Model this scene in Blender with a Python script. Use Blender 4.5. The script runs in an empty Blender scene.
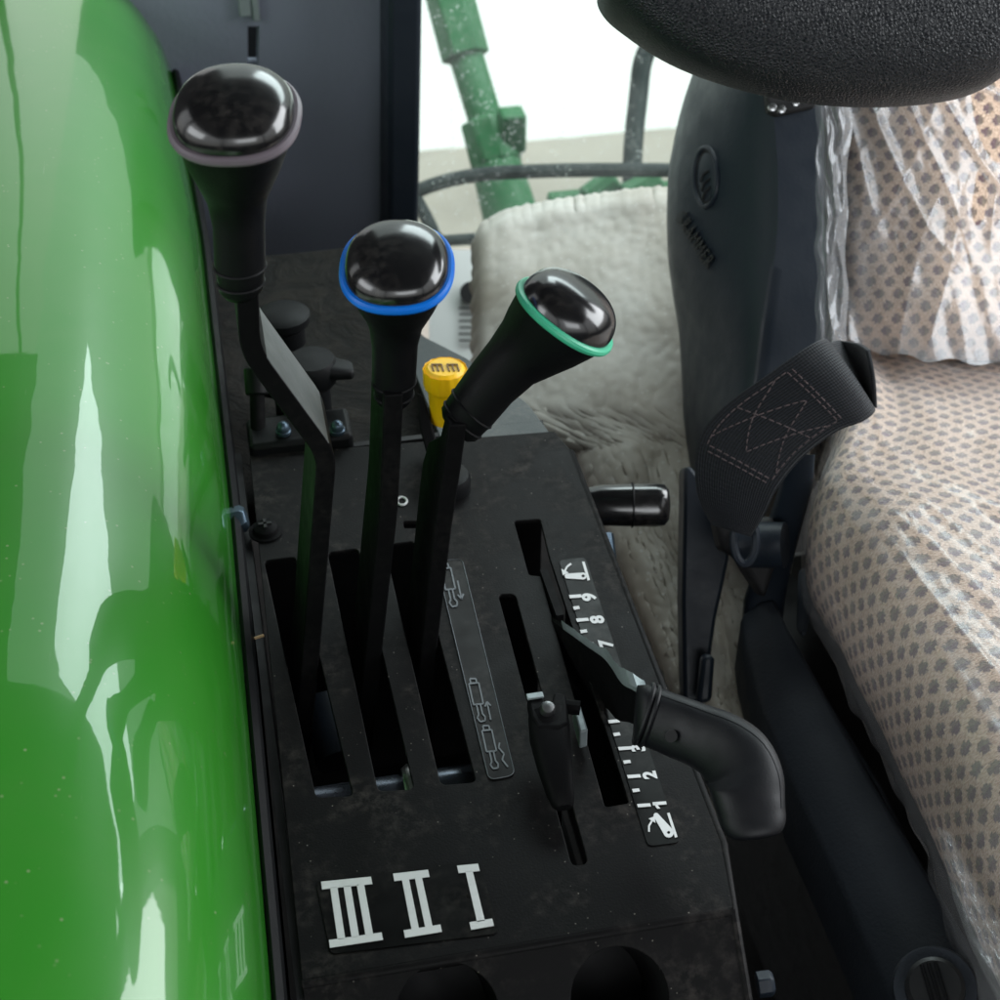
import bpy, bmesh, math, random
from math import sin, cos, pi, radians, atan2, sqrt
from mathutils import Vector, noise
random.seed(7)
S = bpy.context.scene
C = S.collection
V = Vector

# ------------------------------------------------------------------ camera frame
A = radians(11.3); PT = radians(39.5); K = .63/1000
CAM = V((0, 0, .58))
F = V((sin(A)*cos(PT), cos(A)*cos(PT), -sin(PT)))
R = V((cos(A), -sin(A), 0))
U = V((sin(A)*sin(PT), cos(A)*sin(PT), cos(PT)))
def ray(px, py): return F + R*((px-500)*K) + U*((500-py)*K)
def P(px, py, d): return CAM + ray(px, py)*d
def H(px, py, z=0.0):
    r = ray(px, py); return CAM + r*((z-CAM.z)/r.z)
def YP(px, py, y):
    r = ray(px, py); return CAM + r*(y/r.y)
def XP(px, py, x):
    r = ray(px, py); return CAM + r*(x/r.x)
def D(r, u, t): return (R*r + U*u - F*t).normalized()
def H2(px, py, z=0.0):
    p = H(px, py, z); return (p.x, p.y)

# ------------------------------------------------------------------ object helpers
def link(name, me, mat, parent=None, sharp=35, smooth=True):
    o = bpy.data.objects.new(name, me); C.objects.link(o)
    if mat is not None: me.materials.append(mat)
    if smooth:
        me.polygons.foreach_set('use_smooth', [True]*len(me.polygons))
        try: me.set_sharp_from_angle(angle=radians(sharp))
        except Exception: pass
    if parent is not None: o.parent = parent; o.matrix_parent_inverse = parent.matrix_world.inverted()
    return o
def thing(name, label, cat, loc=(0, 0, 0), group=None):
    o = bpy.data.objects.new(name, None); C.objects.link(o)
    o.location = loc; o.empty_display_size = .02
    o['label'] = label; o['category'] = cat
    if group: o['group'] = group
    bpy.context.view_layer.update()
    return o
def tag(o, label, cat, group=None, kind=None):
    o['label'] = label; o['category'] = cat
    if group: o['group'] = group
    if kind: o['kind'] = kind
    return o
class MB:
    def __init__(s): s.v = []; s.f = []; s.uv = None
    def add(s, vs, fs):
        n = len(s.v); s.v += [V(p) for p in vs]; s.f += [tuple(i+n for i in f) for f in fs]; return s
    def box(s, c, size, ax=None):
        ax = ax or (V((1, 0, 0)), V((0, 1, 0)), V((0, 0, 1)))
        c = V(c); vs = []
        for k in (-.5, .5):
            for j in (-.5, .5):
                for i in (-.5, .5):
                    vs.append(c + ax[0]*size[0]*i + ax[1]*size[1]*j + ax[2]*size[2]*k)
        return s.add(vs, [(0, 2, 3, 1), (4, 5, 7, 6), (0, 1, 5, 4), (2, 6, 7, 3), (0, 4, 6, 2), (1, 3, 7, 5)])
    def rings(s, rs, cap=True, closed=True):
        n = len(rs[0]); vs = [p for r in rs for p in r]; fs = []
        for k in range(len(rs)-1):
            for i in range(n if closed else n-1):
                j = (i+1) % n
                fs.append((k*n+i, k*n+j, (k+1)*n+j, (k+1)*n+i))
        if cap: fs += [tuple(range(n-1, -1, -1)), tuple((len(rs)-1)*n+i for i in range(n))]
        return s.add(vs, fs)
    def tube(s, pts, r, n=12, cap=True):
        pts = [V(p) for p in pts]; rs = []
        up = None
        for i, p in enumerate(pts):
            t = (pts[min(i+1, len(pts)-1)] - pts[max(i-1, 0)]).normalized()
            if up is None:
                up = t.orthogonal().normalized()
            up = (up - t*up.dot(t)).normalized()
            b = t.cross(up); rr = r[i] if isinstance(r, (list, tuple)) else r
            rs.append([p + (up*cos(2*pi*k/n) + b*sin(2*pi*k/n))*rr for k in range(n)])
        return s.rings(rs, cap)
    def ring_tube(s, pts, r, n=8):        # closed loop tube
        pts = [V(p) for p in pts]; m = len(pts); rs = []
        c = sum(pts, V((0, 0, 0)))/m
        for i, p in enumerate(pts):
            t = (pts[(i+1) % m] - pts[i-1]).normalized()
            a = (p-c).normalized(); a = (a - t*a.dot(t)).normalized(); b = t.cross(a)
            rs.append([p + (a*cos(2*pi*k/n) + b*sin(2*pi*k/n))*r for k in range(n)])
        rs.append(rs[0]); return s.rings(rs, False)
    def lathe(s, c, axis, prof, n=32, cap=True):   # prof: (h along axis, radius)
        axis = V(axis).normalized(); a = axis.orthogonal().normalized(); b = axis.cross(a); c = V(c)
        return s.rings([[c + axis*h + (a*cos(2*pi*k/n)+b*sin(2*pi*k/n))*max(r, 1e-5) for k in range(n)] for h, r in prof], cap)
    def prism(s, pts, off):               # 3D outline, extruded along a vector
        off = V(off); n = len(pts); a = [V(p) for p in pts]
        return s.add(a + [p+off for p in a], [tuple(range(n)), tuple(range(2*n-1, n-1, -1))] + [((i+1) % n, i, n+i, n+(i+1) % n) for i in range(n)])
    def build(s, name, mat, parent=None, bevel=0, seg=2, sub=0, sharp=35, smooth=True):
        me = bpy.data.meshes.new(name); me.from_pydata([tuple(p) for p in s.v], [], s.f); me.validate()
        bm = bmesh.new(); bm.from_mesh(me); bmesh.ops.recalc_face_normals(bm, faces=bm.faces); bm.to_mesh(me); bm.free()
        o = link(name, me, mat, parent, sharp, smooth)
        if bevel:
            m = o.modifiers.new('Bevel', 'BEVEL'); m.width = bevel; m.segments = seg; m.limit_method = 'ANGLE'; m.angle_limit = radians(40)
        if sub:
            m = o.modifiers.new('Sub', 'SUBSURF'); m.levels = sub; m.render_levels = sub
        return o
def sell(c, ax, ay, rx, ry, e=2.0, n=40):
    out = []
    for k in range(n):
        t = 2*pi*k/n; ct, st = cos(t), sin(t)
        out.append(V(c) + ax*(rx*math.copysign(abs(ct)**(2/e), ct)) + ay*(ry*math.copysign(abs(st)**(2/e), st)))
    return out
def roundpoly(pts, r, n=5):
    out = []; m = len(pts)
    for i in range(m):
        p = V(pts[i][:2]); a = V(pts[i-1][:2]); b = V(pts[(i+1) % m][:2])
        da, db = (a-p), (b-p); rr = min(r, da.length*.48, db.length*.48)
        p0 = p + da.normalized()*rr; p1 = p + db.normalized()*rr
        for k in range(n+1):
            t = k/n; q = p0*(1-t)**2 + p*2*t*(1-t) + p1*t*t; out.append((q.x, q.y))
    return out
def circ(cx, cy, rx, ry=None, n=48):
    ry = ry or rx; return [(cx+rx*cos(2*pi*k/n), cy+ry*sin(2*pi*k/n)) for k in range(n)]
def curve_mesh(outlines, th, bevel=0.0):
    cu = bpy.data.curves.new('c', 'CURVE'); cu.dimensions = '2D'; cu.fill_mode = 'BOTH'
    cu.extrude = max(th/2-bevel, 0); cu.bevel_depth = bevel; cu.bevel_resolution = 2; cu.offset = -bevel
    for ol in outlines:
        sp = cu.splines.new('POLY'); sp.points.add(len(ol)-1)
        for i, p in enumerate(ol): sp.points[i].co = (p[0], p[1], 0, 1)
        sp.use_cyclic_u = True
    o = bpy.data.objects.new('c', cu); C.objects.link(o)
    dg = bpy.context.evaluated_depsgraph_get(); me = bpy.data.meshes.new_from_object(o.evaluated_get(dg))
    bpy.data.objects.remove(o); bpy.data.curves.remove(cu); return me
def sheet(name, outlines, mapf, th, mat, parent=None, bevel=0.0, sc=1.0, sharp=35):
    me = curve_mesh(outlines, th, bevel)
    for v in me.vertices: v.co = mapf(v.co.x, v.co.y, v.co.z)
    return link(name, me, mat, parent, sharp)
def text_mesh(body, size=1.0, ext=0.0, shear=0.0, spacing=1.0, bold=0.0):
    cu = bpy.data.curves.new('t', 'FONT'); cu.body = body; cu.size = size; cu.extrude = ext; cu.shear = shear
    cu.align_x = 'CENTER'; cu.align_y = 'CENTER'; cu.space_character = spacing; cu.resolution_u = 6; cu.offset = bold
    o = bpy.data.objects.new('t', cu); C.objects.link(o)
    dg = bpy.context.evaluated_depsgraph_get(); me = bpy.data.meshes.new_from_object(o.evaluated_get(dg))
    bpy.data.objects.remove(o); bpy.data.curves.remove(cu)
    mb = MB(); mb.add([tuple(v.co) for v in me.vertices], [tuple(p.vertices) for p in me.polygons]); bpy.data.meshes.remove(me); return mb
def grid(name, fn, nu, nv, mat, parent=None, uvf=None, solid=0, sharp=80):
    vs = []; fs = []; uvs = []
    for j in range(nv+1):
        for i in range(nu+1):
            vs.append(tuple(fn(i/nu, j/nv))); uvs.append(uvf(i/nu, j/nv) if uvf else (i/nu, j/nv))
    for j in range(nv):
        for i in range(nu):
            a = j*(nu+1)+i; fs.append((a, a+1, a+nu+2, a+nu+1))
    me = bpy.data.meshes.new(name); me.from_pydata(vs, [], fs)
    ul = me.uv_layers.new(name='UVMap')
    for p in me.polygons:
        for li in p.loop_indices: ul.data[li].uv = uvs[me.loops[li].vertex_index]
    o = link(name, me, mat, parent, sharp)
    if solid:
        m = o.modifiers.new('Solid', 'SOLIDIFY'); m.thickness = solid; m.offset = 0
    return o
def lerp(a, b, t): return a + (b-a)*t
def interp(tab, x):
    if x <= tab[0][0]: return tab[0][1]
    for (x0, y0), (x1, y1) in zip(tab, tab[1:]):
        if x <= x1:
            t = (x-x0)/(x1-x0); t = t*t*(3-2*t) if False else t
            return y0 + (y1-y0)*t
    return tab[-1][1]
def spline(pts, n=8):
    pts = [V(p) for p in pts]; out = []
    for i in range(len(pts)-1):
        p0 = pts[max(i-1, 0)]; p1 = pts[i]; p2 = pts[i+1]; p3 = pts[min(i+2, len(pts)-1)]
        for k in range(n):
            t = k/n
            out.append(.5*((2*p1)+(p2-p0)*t+(2*p0-5*p1+4*p2-p3)*t*t+(-p0+3*p1-3*p2+p3)*t**3))
    out.append(pts[-1]); return out

# ------------------------------------------------------------------ materials
class NT:
    def __init__(s, name):
        s.m = bpy.data.materials.new(name); s.m.use_nodes = True; s.t = s.m.node_tree; s.b = s.t.nodes['Principled BSDF']
        s.out = s.t.nodes['Material Output']
    def n(s, ty, **kw):
        x = s.t.nodes.new(ty)
        for k, v in kw.items():
            if k in x.inputs: x.inputs[k].default_value = v
            else: setattr(x, k, v)
        return x
    def l(s, a, b): s.t.links.new(a, b)
    def math(s, op, a, b=None, c=None, clamp=False):
        x = s.t.nodes.new('ShaderNodeMath'); x.operation = op; x.use_clamp = clamp
        for i, q in enumerate((a, b, c)):
            if q is None: continue
            if isinstance(q, (int, float)): x.inputs[i].default_value = q
            else: s.l(q, x.inputs[i])
        return x.outputs[0]
    def mix(s, fac, a, b):
        x = s.t.nodes.new('ShaderNodeMix'); x.data_type = 'RGBA'
        for i, q in ((0, fac), (6, a), (7, b)):
            if isinstance(q, (int, float)): x.inputs[i].default_value = q
            elif isinstance(q, tuple): x.inputs[i].default_value = (*q[:3], 1)
            else: s.l(q, x.inputs[i])
        return x.outputs[2]
    def ramp(s, f, lo, hi, a=0.0, b=1.0):
        x = s.t.nodes.new('ShaderNodeMapRange'); x.inputs[1].default_value = lo; x.inputs[2].default_value = hi
        x.inputs[3].default_value = a; x.inputs[4].default_value = b; s.l(f, x.inputs[0]); return x.outputs[0]
    def coord(s, which='Object', scale=(1, 1, 1)):
        tc = s.n('ShaderNodeTexCoord'); mp = s.n('ShaderNodeMapping'); mp.inputs['Scale'].default_value = scale
        s.l(tc.outputs[which], mp.inputs[0]); return mp.outputs[0]
    def noise(s, vec, scale, detail=4, rough=.55, dist=0):
        x = s.n('ShaderNodeTexNoise'); x.inputs['Scale'].default_value = scale; x.inputs['Detail'].default_value = detail
        x.inputs['Roughness'].default_value = rough; x.inputs['Distortion'].default_value = dist; s.l(vec, x.inputs['Vector']); return x.outputs['Fac']
    def voro(s, vec, scale, feature='F1', rnd=1):
        x = s.n('ShaderNodeTexVoronoi'); x.feature = feature; x.inputs['Scale'].default_value = scale
        x.inputs['Randomness'].default_value = rnd; s.l(vec, x.inputs['Vector']); return x.outputs['Distance']
    def bump(s, h, strength, dist, prev=None):
        x = s.n('ShaderNodeBump'); x.inputs['Strength'].default_value = strength; x.inputs['Distance'].default_value = dist
        s.l(h, x.inputs['Height'])
        if prev is not None: s.l(prev, x.inputs['Normal'])
        return x.outputs[0]
    def set(s, **kw):
        for k, v in kw.items():
            k = k.replace('_', ' ')
            if isinstance(v, tuple): v = (*v[:3], 1)
            if isinstance(v, (int, float, tuple)): s.b.inputs[k].default_value = v
            else: s.l(v, s.b.inputs[k])
        return s
def plain(name, col, rough=.5, metal=0, spec=.5, bump=0, bscale=800, dust=0, dcol=(.22, .2, .18), coat=0):
    t = NT(name); v = t.coord()
    base = col
    if dust:
        n1 = t.noise(v, 22, 6, .6, .6); n2 = t.noise(v, 260, 3, .6)
        f = t.math('MULTIPLY', t.ramp(n1, .45, .75), t.ramp(n2, .4, .75), clamp=True)
        base = t.mix(t.math('MULTIPLY', f, dust), col, dcol)
    t.set(Base_Color=base, Roughness=rough, Metallic=metal, Specular_IOR_Level=spec, Coat_Weight=coat)
    r = t.ramp(t.noise(v, 60, 3), .3, .7, max(rough-.07, 0.02), min(rough+.07, 1)); t.set(Roughness=r)
    if bump: t.set(Normal=t.bump(t.noise(v, bscale, 2), bump, .0006))
    return t.m
M = {}
M['black'] = plain('black plastic', (.010, .011, .012), .45, bump=.15, dust=.12)
M['rubber'] = plain('matt rubber', (.005, .0053, .006), .5, bump=.25, bscale=1500, spec=.16)
M['lever'] = plain('lever enamel', (.0045, .0045, .005), .58, spec=.07, bump=.2, bscale=400, dust=.05)
M['glossblack'] = plain('gloss black cap', (.007, .007, .008), .21, spec=.9, dust=.25)
g_ = M['glossblack'].node_tree; 
for n_ in g_.nodes:
    if n_.type == 'MAP_RANGE' and n_.outputs[0].links and n_.outputs[0].links[0].to_socket.name == 'Roughness':
        n_.inputs[1].default_value = .42; n_.inputs[2].default_value = .60; n_.inputs[3].default_value = .165; n_.inputs[4].default_value = .195
M['ring_grey'] = plain('mauve grey ring', (.15, .125, .145), .45)
M['ring_blue'] = plain('blue ring', (.0, .17, .72), .38)
M['ring_green'] = plain('mint ring', (.06, .50, .29), .4)
M['navy'] = plain('dark blue grey trim', (.013, .019, .028), .45, spec=.30, bump=.2, bscale=420)
M['panel'] = plain('slate panel', (.19, .21, .265), .48, bump=.7, bscale=180)
M['dark'] = plain('dark void metal', (.006, .006, .007), .7)
M['chrome'] = plain('zinc metal', (.55, .56, .57), .28, metal=1)
M['grip'] = plain('soft grip rubber', (.005, .0055, .0075), .50, bump=.12, bscale=900, spec=.3)
M['yellow'] = plain('yellow plastic', (.85, .50, .002), .42, bump=.2, bscale=300, dust=.2)
M['white'] = plain('white print', (.62, .63, .63), .5, dust=.35, dcol=(.2, .19, .18))
M['greyprint'] = plain('faint grey print', (.13, .145, .16), .5, dust=.6, dcol=(.04, .04, .04))
M['sticker'] = plain('black sticker', (.003, .003, .003), .34, spec=.12, bump=.12, bscale=90, dust=.18)
M['blue_metal'] = plain('blue zinc', (.06, .09, .12), .35, metal=.7)
M['edge_grey'] = plain('worn steel edge', (.24, .28, .29), .5, metal=.3, bump=.4, bscale=300)
M['frame'] = plain('seat frame paint', (.030, .036, .046), .6, spec=.3, bump=.5, bscale=420, dust=.15, dcol=(.05, .055, .06))
M['rod'] = plain('black bar outside', (.010, .016, .017), .6, spec=.2, dust=.3)
M['hydro'] = plain('green machine paint', (.012, .09, .03), .5, spec=.3, dust=.3)
M['ceil'] = plain('dark headliner', (.05, .05, .05), .9)

# grained steel console plate with smudges, scuffs, dust specks
t = NT('dusty black console plate'); v = t.coord()
n1 = t.noise(v, 24, 8, .66, .5); n2 = t.noise(v, 150, 5, .7); sp = t.voro(v, 240)
sm = t.math('MULTIPLY', t.ramp(n1, .47, .66), t.ramp(n2, .44, .62), clamp=True)
sk = t.math('MULTIPLY', t.ramp(sp, .10, .05), t.ramp(t.noise(v, 37, 3), .50, .58), clamp=True)
c = t.mix(t.math('MULTIPLY', sm, .38), (.0065, .0063, .0066), (.085, .075, .068))
c = t.mix(t.math('MULTIPLY', sk, .7), c, (.30, .27, .24))
t.set(Base_Color=c, Roughness=t.ramp(n1, .35, .7, .42, .60), Specular_IOR_Level=.09,
      Normal=t.bump(t.noise(v, 900, 2), .25, .0004)); M['plate'] = t.m
# very dirty shelf
t = NT('dirty black mat'); v = t.coord(); n1 = t.noise(v, 30, 8, .68, 1.5); n2 = t.noise(v, 140, 5, .7)
c = t.mix(t.ramp(n1, .42, .68), (.0055, .0048, .0042), (.022, .018, .0145)); c = t.mix(t.math('MULTIPLY', t.ramp(n2, .62, .72), .3), c, (.11, .095, .08))
t.set(Base_Color=c, Roughness=.75, Specular_IOR_Level=.25, Normal=t.bump(n1, .8, .006)); M['mat'] = t.m
# fender lacquer
t = NT('green lacquer'); v = t.coord()
sp = t.voro(v, 170); msk = t.ramp(t.noise(v, 40, 3), .50, .58)
dots = t.math('MULTIPLY', t.ramp(sp, .13, .07), msk, clamp=True)
film = t.ramp(t.noise(v, 14, 5, .6, .7), .4, .8)
scr = t.noise(t.coord('Object', (240, 14, 90)), 1, 5, .7)
scratch = t.math('MULTIPLY', t.ramp(scr, .66, .72), t.ramp(t.noise(v, 24, 3), .5, .65), clamp=True)
c = t.mix(t.math('MULTIPLY', film, .14), (.030, .225, .018), (.13, .25, .08))
c = t.mix(t.math('MULTIPLY', dots, .6), c, (.30, .36, .20)); c = t.mix(t.math('MULTIPLY', scratch, .4), c, (.25, .40, .2))
t.set(Base_Color=c, Roughness=.30, Specular_IOR_Level=.3, Coat_Weight=1.0, Coat_Roughness=t.ramp(film, 0, 1, .012, .035), Coat_IOR=1.48)
lo = t.noise(v, 9, 2); t.l(t.bump(t.noise(v, 150, 2), .018, .0006, t.bump(lo, .10, .012)), t.b.inputs['Coat Normal']); M['green'] = t.m
# leather grain
t = NT('grained black vinyl'); v = t.coord()
g = t.voro(v, 600, 'DISTANCE_TO_EDGE'); g2 = t.noise(v, 520, 4, .6, 2.2)
h = t.math('ADD', t.ramp(g, 0, .35), t.math('MULTIPLY', g2, 1.2))
t.set(Base_Color=(.006, .008, .0125), Roughness=.38, Specular_IOR_Level=.5, Normal=t.bump(h, .55, .0012)); M['vinyl'] = t.m
# webbing
t = NT('ribbed belt webbing'); tc = t.n('ShaderNodeTexCoord'); sx = t.n('ShaderNodeSeparateXYZ'); t.l(tc.outputs['UV'], sx.inputs[0])
w = t.math('SINE', t.math('MULTIPLY', sx.outputs[1], 2*pi/.0016)); w2 = t.math('SINE', t.math('MULTIPLY', sx.outputs[0], 2*pi/.0022))
hh = t.math('ADD', w, t.math('MULTIPLY', w2, .3))
t.set(Base_Color=t.mix(t.ramp(w, -1, 1), (.003, .004, .006), (.012, .015, .021)), Roughness=.6, Specular_IOR_Level=.3, Sheen_Weight=.08, Normal=t.bump(hh, .6, .0005)); M['web'] = t.m
M['thread'] = plain('mauve thread', (.105, .078, .082), .7)
# upholstery
t = NT('beige dotted upholstery'); tc = t.n('ShaderNodeTexCoord'); uv = tc.outputs['UV']
nz = t.n('ShaderNodeTexNoise'); nz.inputs['Scale'].default_value = 420; nz.inputs['Detail'].default_value = 3; t.l(uv, nz.inputs['Vector'])
vm = t.n('ShaderNodeVectorMath', operation='MULTIPLY_ADD'); t.l(nz.outputs['Color'], vm.inputs[0]); vm.inputs[1].default_value = (.0042, .0042, 0); t.l(uv, vm.inputs[2])
sx = t.n('ShaderNodeSeparateXYZ'); t.l(vm.outputs[0], sx.inputs[0])
X = t.math('DIVIDE', sx.outputs[0], .0138); Y = t.math('DIVIDE', sx.outputs[1], .0094)
row = t.math('FLOOR', Y); odd = t.math('MODULO', t.math('ABSOLUTE', row), 2.0)
X2 = t.math('ADD', X, t.math('MULTIPLY', odd, .5)); col = t.math('FLOOR', X2)
fx = t.math('SUBTRACT', t.math('SUBTRACT', X2, col), .5); fy = t.math('SUBTRACT', t.math('SUBTRACT', Y, row), .5)
ax_ = t.math('ABSOLUTE', fx); ay_ = t.math('ABSOLUTE', fy)
d1 = t.math('MAXIMUM', t.math('DIVIDE', ax_, .28), t.math('DIVIDE', ay_, .22))
d2 = t.math('MAXIMUM', t.math('DIVIDE', ax_, .15), t.math('DIVIDE', ay_, .43))
dm = t.math('MINIMUM', d1, d2); mask = t.ramp(dm, .82, 1.1, 1, 0)
cb = t.n('ShaderNodeCombineXYZ'); t.l(col, cb.inputs[0]); t.l(row, cb.inputs[1])
wn = t.n('ShaderNodeTexWhiteNoise'); wn.noise_dimensions = '2D'; t.l(cb.outputs[0], wn.inputs['Vector'])
pick = t.math('ADD', t.math('MULTIPLY', t.math('GREATER_THAN', fx, .02), .7), t.math('MULTIPLY', wn.outputs[0], .5), clamp=True)
dc = t.mix(pick, (.115, .062, .095), (.195, .165, .13))
kn = t.n('ShaderNodeTexNoise'); kn.inputs['Scale'].default_value = 1; kn.inputs['Detail'].default_value = 2
mp = t.n('ShaderNodeMapping'); mp.inputs['Scale'].default_value = (1100, 420, 1); t.l(uv, mp.inputs[0]); t.l(mp.outputs[0], kn.inputs['Vector'])
base = t.mix(t.ramp(kn.outputs['Fac'], .35, .65), (.53, .365, .26), (.80, .61, .475))
t.set(Base_Color=t.mix(t.math('MULTIPLY', mask, .88), base, dc), Roughness=.9, Specular_IOR_Level=.2, Sheen_Weight=.15, Normal=t.bump(t.math('ADD', kn.outputs['Fac'], t.math('MULTIPLY', mask, -.45)), 1.0, .0020))
M['fabric'] = t.m
# clear film
t = NT('clear plastic film'); v = t.coord()
lw = t.n('ShaderNodeLayerWeight'); lw.inputs['Blend'].default_value = .25
wr = t.noise(t.coord('Object', (1, .45, 1)), 24, 3, .5, 1.2); fine = t.noise(v, 90, 3, .5, .8)
b1 = t.bump(wr, .5, .006); b2 = t.bump(fine, .22, .0015, b1)
gl = t.n('ShaderNodeBsdfGlossy'); gl.inputs['Roughness'].default_value = .24; gl.inputs['Color'].default_value = (.95, .97, 1, 1); t.l(b2, gl.inputs['Normal'])
df = t.n('ShaderNodeBsdfDiffuse'); df.inputs['Color'].default_value = (.75, .76, .78, 1)
tr = t.n('ShaderNodeBsdfTransparent'); tr.inputs['Color'].default_value = (.97, .975, .98, 1)
m1 = t.n('ShaderNodeMixShader'); m1.inputs[0].default_value = .17; t.l(tr.outputs[0], m1.inputs[1]); t.l(df.outputs[0], m1.inputs[2])
t.l(b2, lw.inputs['Normal'])
m2 = t.n('ShaderNodeMixShader'); t.l(t.math('ADD', t.math('MULTIPLY', t.math('POWER', lw.outputs['Facing'], 3.0), .22), .048), m2.inputs[0]); t.l(m1.outputs[0], m2.inputs[1]); t.l(gl.outputs[0], m2.inputs[2])
t.l(m2.outputs[0], t.out.inputs['Surface']); M['film'] = t.m
# dusty rear glass
t = NT('dusty glass'); v = t.coord()
sp = t.voro(v, 170); sp2 = t.voro(v, 380); sk = t.math('ADD', t.ramp(sp, .28, .12), t.math('MULTIPLY', t.ramp(sp2, .3, .15), .6), clamp=True)
sk = t.math('MULTIPLY', sk, t.ramp(t.noise(v, 60, 3), .42, .6), clamp=True)
fac = t.math('ADD', t.math('MULTIPLY', sk, .30), t.ramp(t.noise(v, 12, 4), .3, .7, .01, .045), clamp=True)
tl = t.n('ShaderNodeBsdfTranslucent'); tl.inputs['Color'].default_value = (.85, .92, .9, 1)
tr = t.n('ShaderNodeBsdfTransparent'); tr.inputs['Color'].default_value = (.93, .98, .96, 1)
m1 = t.n('ShaderNodeMixShader'); t.l(fac, m1.inputs[0]); t.l(tr.outputs[0], m1.inputs[1]); t.l(tl.outputs[0], m1.inputs[2])
t.l(m1.outputs[0], t.out.inputs['Surface']); M['glass'] = t.m
# pale fluffy insulation mat wrapped
t = NT('pale matted fleece'); v = t.coord(); n1 = t.noise(v, 70, 7, .72, .2); n2 = t.noise(v, 9, 4, .6, .2); sp = t.voro(v, 110)
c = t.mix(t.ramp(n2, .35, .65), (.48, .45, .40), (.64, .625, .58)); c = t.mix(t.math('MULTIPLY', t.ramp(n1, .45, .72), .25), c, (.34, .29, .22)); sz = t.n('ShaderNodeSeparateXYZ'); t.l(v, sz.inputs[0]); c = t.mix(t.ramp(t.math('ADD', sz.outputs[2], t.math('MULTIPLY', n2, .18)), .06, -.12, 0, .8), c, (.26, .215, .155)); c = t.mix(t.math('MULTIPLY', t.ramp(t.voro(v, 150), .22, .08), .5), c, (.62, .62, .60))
t.set(Base_Color=c, Roughness=.55, Specular_IOR_Level=.5, Normal=t.bump(t.math('ADD', n1, t.math('MULTIPLY', sp, .5)), .10, .002)); M['fleece'] = t.m
t = NT('yard concrete'); v = t.coord(); c = t.mix(t.ramp(t.noise(v, 2, 6), .3, .7), (.15, .135, .115), (.25, .23, .20)); t.set(Base_Color=c, Roughness=.9); M['ground'] = t.m
t = NT('pale cladding'); v = t.coord(); wv = t.math('SINE', t.math('MULTIPLY', t.n('ShaderNodeSeparateXYZ').outputs[0], 1)); t.set(Base_Color=(.80, .83, .82), Roughness=.6); M['wall'] = t.m
t = NT('workshop floor'); v = t.coord(); c = t.mix(t.ramp(t.noise(v, 30, 6), .3, .7), (.004, .004, .004), (.010, .009, .009)); t.set(Base_Color=c, Roughness=.9, Specular_IOR_Level=.1); M['cabfloor'] = t.m

# ------------------------------------------------------------------ setting
o = MB().box((0, 4, -1.25), (60, 60, .1)).build('ground', M['ground']); o['kind'] = 'structure'
mb = MB(); mb.box((2, 3.50, -.68), (14, .1, 1.04))
for i in range(50): mb.box((-4.8+i*.27, 3.449, -.68), (.05, .004, 1.04))
tag(mb.build('building_wall', M['wall']), 'pale ribbed building wall seen far behind through the rear glass', 'wall')
o = MB().box((.35, .3, -.62), (2.3, 2.3, .04)).build('floor', M['cabfloor']); o['kind'] = 'structure'

# ------------------------------------------------------------------ cab shell (seen in reflections, shades the cab)
cab = thing('cab_body', 'dark cab of the tractor with slate pillar panel and open window frames', 'cab', (0, 0, -.6))
mb = MB(); mb.box((.25, .2, 1.16), (2.3, 2.5, .06)); mb.build('roof', M['ceil'], cab, bevel=.02)
cpn = MB(); cpn.box((-.535, 1.33, .61), (.75, .03, 1.04)); cpn.box((-.105, 1.33, .85), (.11, .029, .56)); cpn.build('reflection_panel', M['ceil'], cab)  # unseen dark panel, added and cut to shape the fender's reflections
mb = MB()
mb.box((-.93, .75, .3), (.07, .10, 1.8)); mb.build('pillar', M['navy'], cab, bevel=.02)
MB().box((1.38, 1.35, .3), (.09, .09, 1.8)).build('pillar', M['navy'], cab, bevel=.02)
MB().box((1.38, .1, .3), (.07, .09, 1.8)).build('pillar', M['navy'], cab, bevel=.02)
MB().box((-.7, -1.0, .3), (.09, .09, 1.8)).build('pillar', M['navy'], cab, bevel=.02)
MB().box((1.38, -1.0, .3), (.09, .09, 1.8)).build('pillar', M['navy'], cab, bevel=.02)
mb = MB(); mb.box((1.38, .2, -.28), (.06, 2.4, .64)); mb.box((.35, -1.0, -.18), (2.0, .06, .84))
mb.build('lower_wall', M['black'], cab)
MB().box((-.93, .2, -.2), (.06, 2.4, .8)).build('lower_wall', M['black'], cab)

# slate pillar panel with cut slot
YB = 1.30
pp = [(95, -120), (387, -120), (386, 300), (95, 310)]
def mY(Y):
    return lambda x, y, z: V((x, Y+z, y))
def y2(px, py, Y): q = YP(px, py, Y); return (q.x, q.z)
slot = [y2(247, 22, YB), (y2(258, 22, YB)), y2(257, 62, YB), y2(247, 62, YB)]
sheet('pillar_panel', [[y2(*p, YB) for p in pp], slot], mY(YB), .02, M['panel'], cab, bevel=.001)
MB().box(YP(252, 45, YB+.045), (.06, .004, .16)).build('panel_recess', M['dark'], cab)
mb = MB(); mb.box(YP(244, 0, YB-.012), (.010, .008, .026)); mb.box(YP(255, 2, YB-.012), (.006, .010, .030))
mb.build('panel_bracket', M['edge_grey'], cab, bevel=.001)
mb = MB(); q0 = YP(401, -120, YB-.03); q1 = YP(398, 285, YB-.03)
mb.rings([[q + V((sx*.014, sy*.03, 0)) for sx, sy in ((-1, -1), (1, -1), (1, 1), (-1, 1))] for q in (q0, q1)])
mb.build('pillar_post', M['navy'], cab, bevel=.005, seg=4)

MB().tube(spline([V((-.150, 1.28, .10)), V((-.135, 1.28, .22)), V((-.115, 1.28, .34)), V((-.108, 1.28, .46)), V((-.085, 1.28, .60))], 6), .0035, 8).build('cable', M['dark'], cab)
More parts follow.
